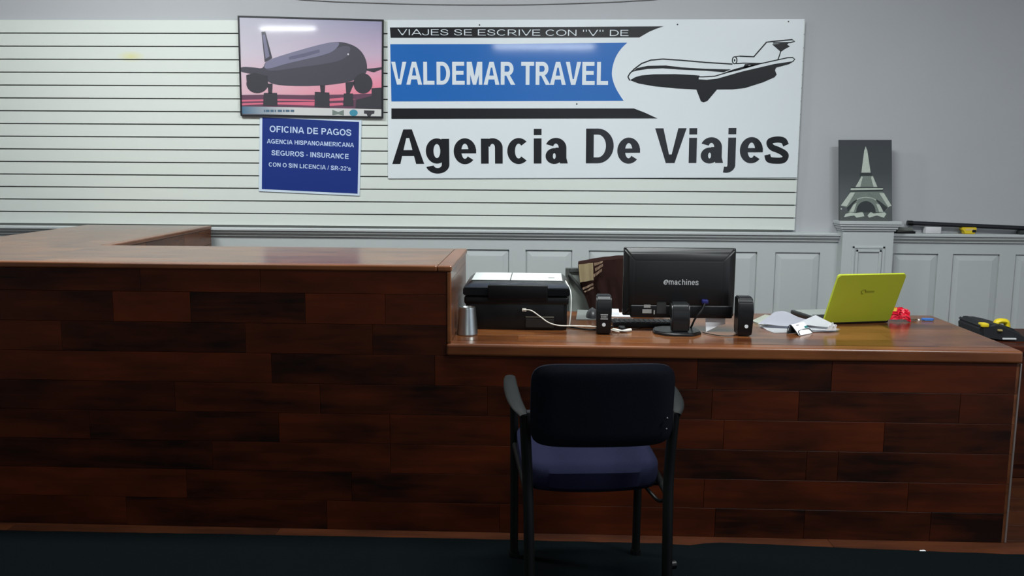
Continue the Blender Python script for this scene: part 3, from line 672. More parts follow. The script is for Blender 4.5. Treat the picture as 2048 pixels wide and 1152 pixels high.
# ------------------------------------------------------------------ guest chair
def chair():
    t = empty('guest_chair', (.184, 2.62, .0092), 'black framed armchair with navy seat and back facing the counter', 'chair', math.radians(5.4))
    FR = mat('chair_frame', (7, 9, 9), .5, spec=.25)
    AR = mat('chair_arm', (13, 16, 16), .6, spec=.25)
    # back pad: rounded, gently curved
    bw, bh, th = .434, .262, .052
    bm = BM(); nu, nv = 26, 16
    def pad(u, v, side):
        # u,v in -1..1 mapped to a rounded rectangle (squircle)
        k = .86
        e0 = max(abs(u), abs(v), 1e-6); q = max(1e-9, abs(u/e0)**7+abs(v/e0)**7)**(-1/7) if e0 > 1e-5 else 1; x = u*q; z = v*q
        e = max(abs(u), abs(v)); puff = th/2*(1-.75*max(0, (e-.72)/.28)**2.2)
        X = x*bw/2; Z = .727+z*bh/2
        y = -.040 + .022*(X/(bw/2))**2 + side*puff*1.0 - .030*((Z-.6)/.25)
        return Vector((X, y, Z))
    grid = {}
    for s in (-1, 1):
        for i in range(nu+1):
            for j in range(nv+1):
                u = -1+2*i/nu; v = -1+2*j/nv
                grid[s, i, j] = bm.verts.new(pad(u, v, s))
    for s in (-1, 1):
        for i in range(nu):
            for j in range(nv): bm.faces.new((grid[s, i, j], grid[s, i+1, j], grid[s, i+1, j+1], grid[s, i, j+1]))
    for i in range(nu):
        for j in (0, nv): bm.faces.new((grid[-1, i, j], grid[-1, i+1, j], grid[1, i+1, j], grid[1, i, j]))
    for j in range(nv):
        for i in (0, nu): bm.faces.new((grid[-1, i, j], grid[-1, i, j+1], grid[1, i, j+1], grid[1, i, j]))
    link('backrest', bm, NAVYD, t, True)
    # seat
    bm = BM(); sw_, sd, sth = .452, .475, .090
    cy = .08+sd/2-.005
    grid = {}
    for s in (-1, 1):
        for i in range(nu+1):
            for j in range(nu+1):
                u = -1+2*i/nu; v = -1+2*j/nu; k = .8
                x = u*math.sqrt(max(0, 1-k*.3*v**6)); yy = v*math.sqrt(max(0, 1-k*.3*u**6))
                e = max(abs(u), abs(v)); puff = sth/2*(1-.55*max(0, (e-.82)/.18)**2.2)
                dip = -.008*(1-u*u)*(1-v*v) if s > 0 else -.012*(1-u*u)
                grid[s, i, j] = bm.verts.new((x*sw_/2, cy+yy*sd/2, (.462+s*puff+dip+.012*v)))
    for s in (-1, 1):
        for i in range(nu):
            for j in range(nu): bm.faces.new((grid[s, i, j], grid[s, i+1, j], grid[s, i+1, j+1], grid[s, i, j+1]))
    for i in range(nu):
        for j in (0, nu):
            bm.faces.new((grid[-1, i, j], grid[-1, i+1, j], grid[1, i+1, j], grid[1, i, j]))
            bm.faces.new((grid[-1, j, i], grid[-1, j, i+1], grid[1, j, i+1], grid[1, j, i]))
    link('seat', bm, NAVY, t, True)
    for s in (-1, 1):
        bm = BM(); tube(bm, smooth_path([(s*.215, -.045, .010), (s*.216, -.02, .30), (s*.220, .004, .48), (s*.226, .006, .60), (s*.232, .002, .69)], 6), .0165, 14, 1.15); rl = link('leg', bm, FR, t, True)
        bm = BM(); tube(bm, [(s*.215, -.045, .0), (s*.215, -.045, .018)], .020, 14); link('foot_cap', bm, BLACKP, rl, True)
        bm = BM(); tube(bm, smooth_path([(s*.228, .50, .010), (s*.229, .495, .30), (s*.232, .485, .55), (s*.238, .470, .66), (s*.245, .44, .688)], 6), .015, 14, 1.15); fl = link('leg', bm, FR, t, True)
        bm = BM(); tube(bm, [(s*.228, .50, .0), (s*.228, .50, .018)], .019, 14); link('foot_cap', bm, BLACKP, fl, True)
        # arm pad: flat, bowed outward
        bm = BM()
        P = smooth_path([(s*.231, -.012, .686), (s*.246, .03, .697), (s*.256, .10, .706), (s*.260, .20, .713), (s*.258, .31, .715), (s*.252, .40, .706), (s*.246, .455, .686)], 6)
        n = len(P); rad = [.0245*(.55+.45*math.sin(math.pi*min(1, max(.05, k/(n-1)))**.8)) for k in range(n)]
        tube(bm, P, .026, 16, .42, radii=rad)
        link('armrest', bm, AR, t, True)
        # seat side rail
        bm = BM(); tube(bm, [(s*.218, -.005, .425), (s*.228, .49, .435)], .012, 12); link('side_rail', bm, FR, t, True)
        bm = BM(); box(bm, (s*.212-.014, -.018, .630), (s*.212+.014, .012, .70), .004)
        br = link('back_bracket', bm, BLACKP, t, True)
        if s > 0:
            for z in (.655, .690):
                bm = BM(); bmesh.ops.create_uvsphere(bm, u_segments=10, v_segments=6, radius=.0042, matrix=Matrix.Translation((.192, -.058-.006*(z-.655)/.035, z)))
                link('bolt', bm, mat('bolt_head', (120, 122, 126), .3, metal=1), br, True)
    for cy_ in (.13, .45):
        bm = BM(); tube(bm, [(-.222, cy_, .418), (.222, cy_, .418)], .011, 12); link('cross_rail', bm, FR, t, True)
    bm = BM(); box(bm, (.238, .17, .12+.0), (.252, .19, .16), .004) if False else tube(bm, smooth_path([(.21, .02, .40), (.20, .06, .385), (.17, .12, .41)], 5), .006, 8); link('brace', bm, FR, t, True)
    bm = BM(); tube(bm, [(.228, -.012, .20), (.246, -.008, .20)], .014, 12); link('stacking_bumper', bm, BLACKP, t, True)
chair()

# ------------------------------------------------------------------ printer
def printer():
    Yf = 3.62
    L_ = atY(928, 640, Yf).x; R_ = atY(1137, 640, Yf).x
    ztop = atY(1030, 577, Yf).z; H = ztop-ZL
    W_ = R_-L_; cx = (L_+R_)/2
    t = empty('printer', (cx, Yf, ZL+.0008), 'black all in one printer with white top panel seen from behind beside raised counter', 'printer')
    bm = BM()
    box(bm, (-W_/2+.006, .012, 0), (W_/2-.006, .34, H*.74), .008, 3)
    box(bm, (-W_/2, 0, H*.60), (W_/2, .35, H*.80), .010, 3)
    box(bm, (-W_/2+.02, .002, .0), (W_/2-.02, .02, H*.62), .003)
    link('body', bm, BLACKP, t, True)
    # scanner lid: sloped rim
    bm = BM(); lid0 = [(-W_/2-.004, -.004), (W_/2+.004, -.004), (W_/2+.004, .35), (-W_/2-.004, .35)]; zz = H*.82
    a = [bm.verts.new((x, y, zz)) for x, y in lid0]; b_ = [bm.verts.new((x, y, H)) for x, y in lid0]
    t0 = [(-W_/2+.022, .075), (W_/2-.022, .075), (W_/2-.022, .33), (-W_/2+.022, .33)]; c_ = [bm.verts.new((x, y, H+.022)) for x, y in t0]
    for A, B in ((a, b_), (b_, c_)):
        for k in range(4): bm.faces.new((A[k], A[(k+1) % 4], B[(k+1) % 4], B[k]))
    bm.faces.new(c_); bm.faces.new(a[::-1])
    bmesh.ops.bevel(bm, geom=bm.edges[:], offset=.004, segments=2, affect='EDGES')
    link('scanner_lid', bm, BLACKG, t, True)
    bm = BM(); box(bm, (-W_/2+.026, .079, H+.0222), (-.03, .326, H+.0245), .001); box(bm, (-.026, .079, H+.0222), (W_/2-.026, .326, H+.0245), .001)
    tp = link('top_panel', bm, WHITE, t); tp['label'] = 'white top panel'
    bm = BM(); box(bm, (W_/2-.085, .15, H+.0246), (W_/2-.058, .165, H+.0252)); link('lid_mark', bm, BLACKP, tp)
    bm = BM(); box(bm, (-W_*.27, -.018, H*.72), (W_*.30, .004, H*1.09), .006, 3); link('rear_feed', bm, mat('feed_black', (5, 5, 7), .4, spec=.3), t, True)
    bm = BM(); box(bm, (W_*.09, -.004, H*.06), (W_*.36, .004, H*.28), .002); link('access_cover', bm, mat('cover_black', (24, 23, 22), .45), t)
    bm = BM(); box(bm, (W_*.09, -.003, H*.30), (W_*.36, .004, H*.325), .001); link('slot_trim', bm, mat('slot_tan', (96, 92, 80), .5), t)
    bm = BM(); tube(bm, smooth_path([(W_/2-.012, .10, H+.02), (W_/2+.008, .03, H*.9), (W_/2+.010, .01, H*.5), (W_/2+.006, .004, H*.2), (W_/2+.004, .004, H*.12)], 6), .0028, 8); link('side_trim', bm, WHITE, t, True)
    return t, Yf, H
pr, PRY, PRH = printer()
CBL = mat('cable_white', (214, 210, 200), .5); CBK = mat('cable_black', (14, 14, 15), .5)
# USB lead
p0 = atY(1046, 620, PRY-.012)
ub = empty('usb_cable', (p0.x, PRY, ZL), 'white cable plugged into the printer back running across the desk', 'cable')
pts = [p0]+[atY(x, y, d) for x, y, d in ((1062, 621, 3.575), (1080, 633, 3.565), (1097, 645, 3.56), (1118, 651, 3.555), (1150, 652, 3.55), (1185, 653, 3.545), (1210, 656, 3.54), (1226, 661, 3.55), (1238, 664, 3.575))]
gp = []
bm = BM(); tube(bm, smooth_path(pts+gp, 8), .0026, 8); rel(link('lead', bm, CBL, None, True), ub)
bm = BM(); box(bm, p0+Vector((-.004, -.006, -.006)), p0+Vector((.014, .010, .006)), .002); rel(link('plug', bm, CBL, None, True), ub)
bm = BM(); tube(bm, smooth_path([(.10, 3.705, ZL+.004), (.15, 3.66, ZL+.004), (.20, 3.625, ZL+.004), (.245, 3.64, ZL+.004), (.30, 3.70, ZL+.004), (.36, 3.72, ZL+.004)], 8), .0034, 8)
tag(link('power_cord', bm, CBK, None, True), 'thin black cord on the desk between printer and left speaker', 'cable')

# ------------------------------------------------------------------ cup
cp = atZ(934.5, 668, ZL)
bm = BM(); hc = .112
lathe(bm, [(0, .0015), (  .0405, .0015), (.0430, .001), (.0438, .004), (.0430, .007), (.0420, .010), (.0335, hc-.008), (.0326, hc-.003), (.0315, hc), (.028, hc), (.026, hc-.004), (0, hc-.004)], seg=40)
o = link('steel_cup', bm, STEEL, None, True, (cp.x+.001, cp.y-.004, ZL+.0003)); tag(o, 'silver metal tumbler standing upside down beside the raised counter', 'cup')

# ------------------------------------------------------------------ monitor
def monitor():
    Yp = 3.66
    a = atY(1248, 495, Yp); b_ = atY(1473, 497, Yp); c_ = atY(1246, 631, Yp)
    cx = (a.x+b_.x)/2; W_ = b_.x-a.x; zt_ = (a.z+b_.z)/2; zb = c_.z
    base = atZ(1352, 666, ZL)
    t = empty('monitor', (cx, base.y, ZL+.0008), 'black flat monitor seen from behind with pale maker lettering between two speakers', 'monitor')
    Y = Yp-base.y; z1 = zt_-ZL; z0 = zb-ZL
    bm = BM(); box(bm, (-W_/2, Y, z0), (W_/2, Y+.022, z1), .006, 3); link('bezel', bm, BLACKG, t, True)
    bm = BM(); box(bm, (-W_/2+.018, Y+.0215, z0+.02), (W_/2-.018, Y+.0225, z1-.018)); link('screen', bm, mat('screen_glass', (8, 9, 12), .1), t)
    bm = BM()
    o_ = [(-W_/2+.002, z0+.002), (W_/2-.002, z0+.002), (W_/2-.002, z1-.002), (-W_/2+.002, z1-.002)]
    i_ = [(-W_/2+.045, z0+.05), (W_/2-.058, z0+.05), (W_/2-.058, z1-.052), (-W_/2+.045, z1-.052)]
    m_ = [(p[0]*.62+q[0]*.38, p[1]*.62+q[1]*.38) for p, q in zip(o_, i_)]
    A = [bm.verts.new((x, Y+.001, z)) for x, z in o_]; Mv = [bm.verts.new((x, Y-.017, z)) for x, z in m_]; B = [bm.verts.new((x, Y-.030, z)) for x, z in i_]
    for P, Q in ((A, Mv), (Mv, B)):
        for k in range(4): bm.faces.new((P[k], P[(k+1) % 4], Q[(k+1) % 4], Q[k]))
    bm.faces.new(B)
    bmesh.ops.bevel(bm, geom=bm.edges[:], offset=.006, segments=3, affect='EDGES')
    link('back_shell', bm, mat('monitor_shell', (12, 13, 15), .45), t, True)
    # lower connector housing
    bm = BM(); box(bm, (-W_/2+.03, Y-.034, z0-.003), (W_/2-.012, Y-.004, z0+.050), .006, 3); hs = link('connector_housing', bm, BLACKP, t, True)
    bm = BM()
    for (x, z, w2, h2) in ((1294.5, 613, 13, 6), (1294, 623, 18, 8), (1308.5, 625, 2.6, 8)):
        p = atY(x, z, Yp-.036); s = 1/478
        box(bm, (p.x-cx-w2*s/2, Y-.0352, p.z-ZL-h2*s/2), (p.x-cx+w2*s/2, Y-.0338, p.z-ZL+h2*s/2))
    link('sticker', bm, mat('sticker', (150, 150, 148), .6), hs)
    p = atY(1323, 616, Yp-.036); bm = BM(); box(bm, (p.x-cx-.020, Y-.0350, p.z-ZL-.024), (p.x-cx+.020, Y-.0338, p.z-ZL+.024), .002); link('port_plate', bm, mat('port_grey', (44, 45, 46), .5), hs)
    p = atY(1409, 603, Yp-.036); bm = BM(); box(bm, (p.x-cx-.012, Y-.06, p.z-ZL-.008), (p.x-cx+.012, Y-.033, p.z-ZL+.008), .003); pl = link('video_plug', bm, mat('plug_blue', (24, 26, 92), .5), t, True); pl['label'] = 'blue video plug'
    bm = BM(); tube(bm, smooth_path([(p.x-cx, Y-.055, p.z-ZL), (p.x-cx-.012, Y-.062, p.z-ZL-.03), (p.x-cx-.04, Y-.058, p.z-ZL-.07), (p.x-cx-.05, Y+.0, .006), (p.x-cx-.06, Y+.06, .005)], 6), .004, 8); link('video_cable', bm, CBK, t, True)
    # neck
    n0 = atY(1360, 640, base.y-.03)
    bm = BM(); nx = n0.x-cx; hw = .0365
    pr_ = [(-.052, .012), (-.056, .06), (-.055, .10), (-.045, .122), (-.02, .132), (Y-.02, .125), (Y-.02, .085), (-.015, .06), (-.012, .012)]
    prism(bm, [(nx-hw, y, z) for y, z in pr_], (2*hw, 0, 0)); bmesh.ops.bevel(bm, geom=bm.edges[:], offset=.006, segments=3, affect='EDGES')
    link('neck', bm, mat('stand_black', (20, 22, 24), .35), t, True)
    bm = BM(); R_ = atZ(1402, 668, ZL).x; L_ = atZ(1305, 665, ZL).x; bw = (R_-L_)/2; bx = (R_+L_)/2-cx
    pts = [(bx-bw, .0), (bx-bw*.97, -.03), (bx-bw*.55, -.070), (bx-bw*.2, -.078), (bx+bw*.5, -.078), (bx+bw*.66, -.066), (bx+bw*.98, -.03), (bx+bw, .0), (bx+bw*.9, .06), (bx+bw*.5, .09), (bx-bw*.5, .09), (bx-bw*.9, .06)]
    prism(bm, [(x, y, 0) for x, y in pts], (0, 0, .013)); bmesh.ops.bevel(bm, geom=[e for e in bm.edges if all(v.co.z > .01 for v in e.verts)], offset=.005, segments=3, affect='EDGES')
    link('base', bm, mat('stand_black', (20, 22, 24), .35), t, True)
    LET = mat('monitor_letters', (176, 178, 180), .4)
    A = atY(1337.5, 569.5, Yp-.0305); B = atY(1397, 570.5, Yp-.0305)
    yo = Y-.0308
    lettering('machines', (A.x-cx, yo, A.z-ZL), (B.x-cx, yo, B.z-ZL), .0235, LET, t, .19, .15)
    A = atY(1326, 569.5, Yp-.0305); B = atY(1335.5, 569.5, Yp-.0305)
    lettering('e', (A.x-cx, yo, A.z-ZL), (B.x-cx, yo, B.z-ZL), .0275, LET, t, .21, .16, slant=.18)
monitor()

# ------------------------------------------------------------------ speakers
SPM = mat('speaker_plastic', (13, 14, 17), .42, spec=.4)
def speaker(px, py, label, labels):
    p = atZ(px, py, ZL); 
    t = empty('speaker', (p.x, p.y, ZL+.0008), label, 'speaker', group='desk speakers')
    w_, h_, d_ = .063, .158, .080
    bm = BM()
    side = [(0, .002), (-.006, .02), (-.008, .10), (-.004, .138), (.006, .152), (.024, .160), (d_-.01, .158), (d_, .145), (d_, .002)]
    for sgn, (f0) in ((1, 1),):
        A = [bm.verts.new((-w_/2*(.86 if z < .01 else 1 if z < .14 else .93), y, z)) for y, z in side]
        B = [bm.verts.new((w_/2*(.86 if z < .01 else 1 if z < .14 else .93), y, z)) for y, z in side]
        n = len(side); bm.faces.new(A); bm.faces.new(B[::-1])
        for i in range(n): bm.faces.new((A[i], B[i], B[(i+1) % n], A[(i+1) % n]))
    bmesh.ops.bevel(bm, geom=bm.edges[:], offset=.004, segments=3, affect='EDGES')
    link('cabinet', bm, SPM, t, True)
    bm = BM(); bmesh.ops.create_cone(bm, cap_ends=True, segments=24, radius1=.0075, radius2=.0075, depth=.002, matrix=Matrix.Translation((.004 if not labels else 0, -.0078, .042)) @ Matrix.Rotation(math.pi/2-.07, 4, 'X'))
    link('round_badge', bm, mat('badge_white', (210, 212, 214), .4), t)
    if labels:
        bm = BM()
        for z, h2 in ((.083, .004), (.066, .004)): box(bm, (-.014, -.0090, z-h2/2), (.016, -.0074, z+h2/2))
        for k in range(5): box(bm, (-.012+k*.0055, -.0088, .071), (-.009+k*.0055, -.0074, .078))
        link('rating_label', bm, mat('label_grey', (170, 172, 172), .6), t)
    bm = BM(); box(bm, (-.027, d_-.001, .02), (.027, d_+.003, .14), .002); link('grille', bm, mat('grille_cloth', (10, 10, 11), .9), t)
    return t
speaker(1207, 669.5, 'small black desk speaker left of the monitor with white rating label', True)
speaker(1489, 673, 'small black desk speaker right of the monitor with one white badge', False)

# ------------------------------------------------------------------ mouse pad and mouse
q = [atZ(x, y, ZL) for x, y in ((1152, 640), (1215, 640.5), (1215, 623), (1155, 621))]
bm = BM(); prism(bm, [(p.x, p.y, ZL+.0008) for p in q], (0, 0, .003)); tag(link('mouse_pad', bm, mat('pad_grey', (120, 124, 122), .8)), 'flat grey mouse pad behind the left speaker', 'mouse pad')
mpos = atZ(1185, 634, ZL+.004)
ms = empty('computer_mouse', (mpos.x, mpos.y, ZL+.0042), 'small dark grey computer mouse on the grey pad', 'mouse')
bm = BM(); bmesh.ops.create_uvsphere(bm, u_segments=24, v_segments=12, radius=1)
for v in bm.verts: v.co = Vector((v.co.x*.030, v.co.y*.050, max(0, v.co.z)*.040))
link('shell', bm, mat('mouse_grey', (58, 58, 60), .4), ms, True)
bm = BM(); tube(bm, [(-.004, .030, .033), (.004, .030, .033)], .007, 12); link('wheel', bm, BLACKP, ms, True)

# ------------------------------------------------------------------ white things round the monitor
kb0_y = atZ(1226, 655, ZL).y
gpos = [atZ(x, y, ZL) for x, y in ((1222, 634), (1262, 633.5))]
for i, (dz, dx, dy, h_, lab) in enumerate(((0, .0, 0, .004, 'white paper sheet lying under a white notepad left of the monitor'), (.0045, .004, .03, .012, 'thin white notepad on a white sheet left of the monitor'))):
    a = gpos[0]; bm = BM(); wd = .12 if i == 0 else .055
    box(bm, (0, 0, 0), (wd, .10, h_), .001)
    o = link('notepad' if i else 'paper_sheet', bm, PAPER, None, False, (a.x-.02+dx, max(a.y, kb0_y+.17)+dy, ZL+.0008+dz)); o.rotation_euler.z = -.06
    tag(o, lab, 'notepad' if i else 'paper', None)
# white adapter with two lobes
ap = atZ(1244, 664, ZL)
ad = empty('cable_adapter', (ap.x, ap.y, ZL+.0008), 'white two lobed cable adapter with black centre in front of the monitor', 'adapter')
bm = BM(); tube(bm, smooth_path([(-.036, .012, .006), (-.026, .002, .0065), (-.010, -.006, .006), (.008, -.008, .006), (.024, .000, .0065), (.036, .012, .006)], 6), .006, 10, radii=[.0035+.004*abs(math.cos(math.pi*k/30)) for k in range(31)]); link('lead', bm, mat('adapter_white', (222, 222, 214), .4), ad, True)
bm = BM(); box(bm, (-.014, -.003, .001), (.014, .030, .022), .006, 3); link('clip', bm, BLACKP, ad, True)
# note card leaning
nc = atZ(1412, 664, ZL)
bm = BM()
def lean(px, py):     # point on the card's plane, leaning back from the desk
    d = ray(px, py); t_ = (nc.y+(CAM_H-ZL-.001)*.35)/(d.y-.35*d.z); return O+d*t_
w4 = [lean(1411, 637), lean(1450.5, 635), lean(1450.5, 648), lean(1436, 652), lean(1412, 663.6)]
prism(bm, w4, (.0, .0012, .0004)); tag(link('note_card', bm, PAPER), 'torn white note standing under the right side of the monitor', 'note')
kb0 = atZ(1226, 655, ZL)
kbd = empty('keyboard', (kb0.x, kb0.y, ZL+.0008), 'black keyboard lying on the desk beyond the monitor', 'keyboard')
bm = BM(); prism(bm, [(0, 0, .002), (0, 0, .020), (0, .15, .010), (0, .15, .002)], (.300, 0, 0)); bmesh.ops.bevel(bm, geom=bm.edges[:], offset=.002, segments=2, affect='EDGES'); link('case', bm, BLACKP, kbd, True)
bm = BM()
for r in range(6):
    for k in range(13): box(bm, (.012+k*.0216, .012+r*.0215, .0190-r*.0014), (.030+k*.0216, .030+r*.0215, .0225-r*.0014), .001, 1)
link('keys', bm, mat('key_black', (26, 27, 29), .5), kbd)
# leads lying on the desk
for pts, lab in ((((1240, 655), (1268, 658), (1290, 652), (1310, 648)), 'thin black lead looped on desk left of the monitor base'),
                 (((1405, 665), (1430, 670), (1455, 672), (1472, 670), (1482, 664)), 'thin black lead from the monitor base to the right speaker')):
    bm = BM(); tube(bm, smooth_path([atZ(x, y, ZL+.003) for x, y in pts], 8), .0018, 8); tag(link('thin_lead', bm, CBK, None, True), lab, 'cable')

# ------------------------------------------------------------------ laptop
def laptop():
    phi = .235; t = empty('laptop', (1.227, 3.825, ZL+.0008), 'lime green laptop opened on the desk with its lid toward the viewer', 'laptop', phi)
    w_, d_ = .322, .28
    bm = BM(); box(bm, (0, .0, .0), (w_, d_, .020), .006, 3); bs = link('base', bm, mat('laptop_black', (26, 27, 28), .4), t, True)
    bm = BM(); box(bm, (.012, .012, .0202), (w_-.012, d_-.012, .0212), .0004); link('keyboard_deck', bm, mat('deck_grey', (150, 156, 152), .4), bs)
    bm = BM()
    for r in range(5):
        for k in range(14): box(bm, (.02+k*.0202, .03+r*.019, .0213), (.037+k*.0202, .046+r*.019, .0232))
    link('keys', bm, BLACKP, bs)
    # lid
    L, H = .098, .220; ln = math.hypot(L, H)
    e = Vector((0, -L, H)).normalized(); nrm = Vector((0, -H, -L)).normalized()
    M = Matrix(((1, 0, 0, 0), (0, nrm.y, e.y, .004), (0, nrm.z, e.z, .014), (0, 0, 0, 1)))
    def lid_pt(x, n, u): return M @ Vector((x, n, u))
    bm = BM(); out = rrect(w_, ln, .012)
    prism(bm, [(x+w_/2, 0, z+ln/2) for x, z in out], (0, -.010, 0))
    es = [ed for ed in bm.edges if all(abs(v.co.y) < 1e-6 for v in ed.verts)]
    bmesh.ops.bevel(bm, geom=es, offset=.003, segments=3, affect='EDGES')
    for v in bm.verts: v.co.y += .010
    bmesh.ops.transform(bm, matrix=M, verts=bm.verts[:])
    ld = link('lid', bm, mat('lime_lid', (176, 188, 50), .42, coat=.15, coat_rough=.2), t, True)
    bm = BM(); box(bm, (.014, -.0012, .016), (w_-.014, .0002, ln-.012)); bmesh.ops.transform(bm, matrix=M, verts=bm.verts[:]); link('screen', bm, mat('screen_glass', (8, 9, 12), .1), ld)
    # faint maker mark
    mk = mat('lid_mark', (138, 152, 44), .35)
    A = lid_pt(w_*.42, .0112, ln*.635); B = lid_pt(w_*.60, .0112, ln*.635)
    bm = BM()
    for k in range(5):
        M2 = A+(B-A)*(.30+.15*k)
        prism(bm, [M2, M2+Vector((.0065, 0, 0)), M2+Vector((.0065, 0, 0))+e*.008, M2+e*.008], -nrm*.0005)
    link('maker_mark', bm, mk, ld)
    bm = BM(); ring = [(.5*.020*math.cos(a*math.pi/12), .5*.020*math.sin(a*math.pi/12)) for a in range(0, 20)]
    tube(bm, [A+Vector((0.008, 0, 0))+Vector((1, 0, 0))*x+e*(z+.006) for x, z in ring], .0012, 6); link('maker_ring', bm, mk, ld)
    for x in (.05, w_-.05):
        bm = BM(); tube(bm, [(x-.022, .004, .014), (x+.022, .004, .014)], .008, 12); link('hinge', bm, BLACKP, t, True)
laptop()

# ------------------------------------------------------------------ papers
def sheet(pxs, z, label, lift=None, name='paper_sheet', m=PAPER):
    """sheet with corners seen at pxs on the desk, gently buckled"""
    c4 = [atZ(x, y, ZL) for x, y in pxs]; n = 14; bm = BM(); g = {}
    for i in range(n+1):
        for j in range(n+1):
            u, v = i/n, j/n
            p = c4[0]*(1-u)*(1-v)+c4[1]*u*(1-v)+c4[2]*u*v+c4[3]*(1-u)*v
            h_ = lift(u, v) if lift else 0
            g[i, j] = bm.verts.new((p.x, p.y, z+h_))
    for i in range(n):
        for j in range(n): bm.faces.new((g[i, j], g[i+1, j], g[i+1, j+1], g[i, j+1]))
    bmesh.ops.solidify(bm, geom=bm.faces[:], thickness=.0006)
    return tag(link(name, bm, m, None, True), label, 'paper', 'loose papers beside the laptop')
b0 = ZL+.0022
sheet([(1515, 652), (1548, 667.5), (1679, 664), (1640, 650)], b0, 'flat white sheet lowest of the loose papers beside laptop', lambda u, v: .002*math.sin(u*5)**2)
sheet([(1503, 645), (1530, 655), (1560, 640), (1530, 634)], b0+.006, 'pale sheet corner nearest the right speaker', lambda u, v: .004*v, m=mat('paper_cream', (214, 222, 210), .8))
sheet([(1514, 657), (1600, 660), (1650, 650), (1548, 642)], b0+.012, 'large grey white sheet buckled up in the middle of the papers', lambda u, v: .024*math.exp(-((u-.18)/.25)**2)*(.25+.75*v)+.012*(1-u)*v, m=mat('paper_grey', (204, 205, 216), .8))
sheet([(1590, 657), (1655, 664), (1674, 661), (1630, 650)], b0+.016, 'white sheet folded up against the laptop lid corner', lambda u, v: .024*v*(1-u)+.002)
sheet([(1600, 664), (1662, 666), (1681, 663.5), (1640, 656)], b0+.006, 'small white sheet under the folded one beside the card holder', lambda u, v: .003*u)
# crumpled slip
bm = BM()
pp = atZ(1662, 655, ZL+.03)
for k, (dx, h_) in enumerate(((0, .03), (.012, .022), (-.012, .018))):
    p = pp+Vector((dx, -.004*k, 0)); prism(bm, [p+Vector((-.008, 0, -.012)), p+Vector((.008, .004, -.012)), p+Vector((.012, .006, h_-.012)), p+Vector((.004, .002, h_-.008))], (0, .001, .0005))
tag(link('paper_slip', bm, PAPER), 'small crumpled white slip sticking up by the laptop lid', 'paper', 'loose papers beside the laptop')

# card holder: bent clear-edged tent with printed card
def card_holder():
    a = atZ(1574, 668, ZL); b_ = atZ(1598, 672.5, ZL); c_ = atZ(1625, 667, ZL)
    t = empty('card_holder', (a.x, a.y, ZL+.0008), 'small bent black desk card holder with a white and teal card before the papers', 'card holder')
    o_ = Vector((a.x, a.y, ZL+.0008))
    def P(px, py, y): 
        p = atY(px, py, y); return p-o_
    yb = a.y
    A1, A2 = P(1581, 650, yb+.03), P(1608, 645, yb+.06)      # ridge
    B1, B2 = b_-o_, c_-o_
    B1.z = B2.z = .001
    C1 = a-o_; C1.z = .001; C2 = C1+(A2-A1)*1.0; C2.z = .001
    for nm, q, m in (('rear_leaf', (A1, A2, C2, C1), BLACKP),):
        bm = BM(); prism(bm, q, (0, 0, .0018)); link(nm, bm, m, t)
    # arch side seen as a dark outline
    bm = BM(); tube(bm, smooth_path([C1, C1*.5+A1*.5+Vector((-.004, 0, .004)), A1, A1*.5+B1*.5+Vector((.0, 0, .002)), B1], 6), .0018, 8); tube(bm, [A1, A2], .0015, 8)
    link('frame', bm, BLACKP, t, True)
    bm = BM(); n_ = Vector((0, -.001, .001)); prism(bm, [A1+n_, A2+n_, B2+n_, B1+n_], (0, .0008, .0008)); cd_ = link('card', bm, PAPER, t)
    def Q(u, v): return A1*(1-u)*(1-v)+A2*u*(1-v)+B2*u*v+B1*(1-u)*v+n_*2.8
    bm = BM(); prism(bm, [Q(.35, .34), Q(.98, .34), Q(.98, .52), Q(.35, .52)], (0, .0003, .0003)); link('teal_band', bm, mat('card_teal', (36, 110, 112), .5), cd_)
    bm = BM(); prism(bm, [Q(.3, .14), Q(.5, .14), Q(.5, .18), Q(.3, .18)], (0, .0003, .0003)); link('card_line', bm, BLACKP, cd_)
    # black lower lip with pale window
    bm = BM(); tube(bm, smooth_path([Q(.06, .98), Q(.12, .72), Q(.3, .62), Q(.75, .60), Q(.97, .66), Q(1, .97)], 5), .0022, 8); link('lip', bm, BLACKP, t, True)
card_holder()

# ------------------------------------------------------------------ red packet and keys
rp = atZ(1798, 643, ZL)
bm = BM(); bmesh.ops.create_grid(bm, x_segments=14, y_segments=10, size=1)
rnd = random.Random(3)
for v in bm.verts:
    x, y = v.co.x, v.co.y
    v.co = Vector((x*.042, .012*y, .022+.020*y)) + Vector((rnd.uniform(-.003, .003), rnd.uniform(-.006, .006)+.010*math.sin(x*5), rnd.uniform(-.003, .003)-.010*max(0, x)**2))
bmesh.ops.solidify(bm, geom=bm.faces[:], thickness=.012)
rpk = link('red_packet', bm, mat('red_foil', (206, 24, 52), .38), None, True, (rp.x, rp.y, ZL+.0008)); tag(rpk, 'crumpled glossy red packet right of the laptop', 'packet')
zmin = min(v.co.z for v in rpk.data.vertices); rpk.location.z = ZL+.0008-zmin
bm = BM(); prism(bm, [(-.040, -.024, .03), (-.026, -.028, .03), (-.022, -.026, .046), (-.036, -.024, .046)], (0, .002, 0)); link('yellow_print', bm, mat('packet_yellow', (214, 170, 60), .5), rpk)
kp = atZ(1838, 641, ZL)
ky = empty('key_ring', (kp.x, kp.y, ZL+.0008), 'bunch of small keys with a blue tag right of the red packet', 'keys')
bm = BM(); tube(bm, [(-.004+.012*math.cos(a*math.pi/10), .012*math.sin(a*math.pi/10), .003) for a in range(21)], .0012, 6); link('ring', bm, STEEL, ky, True)
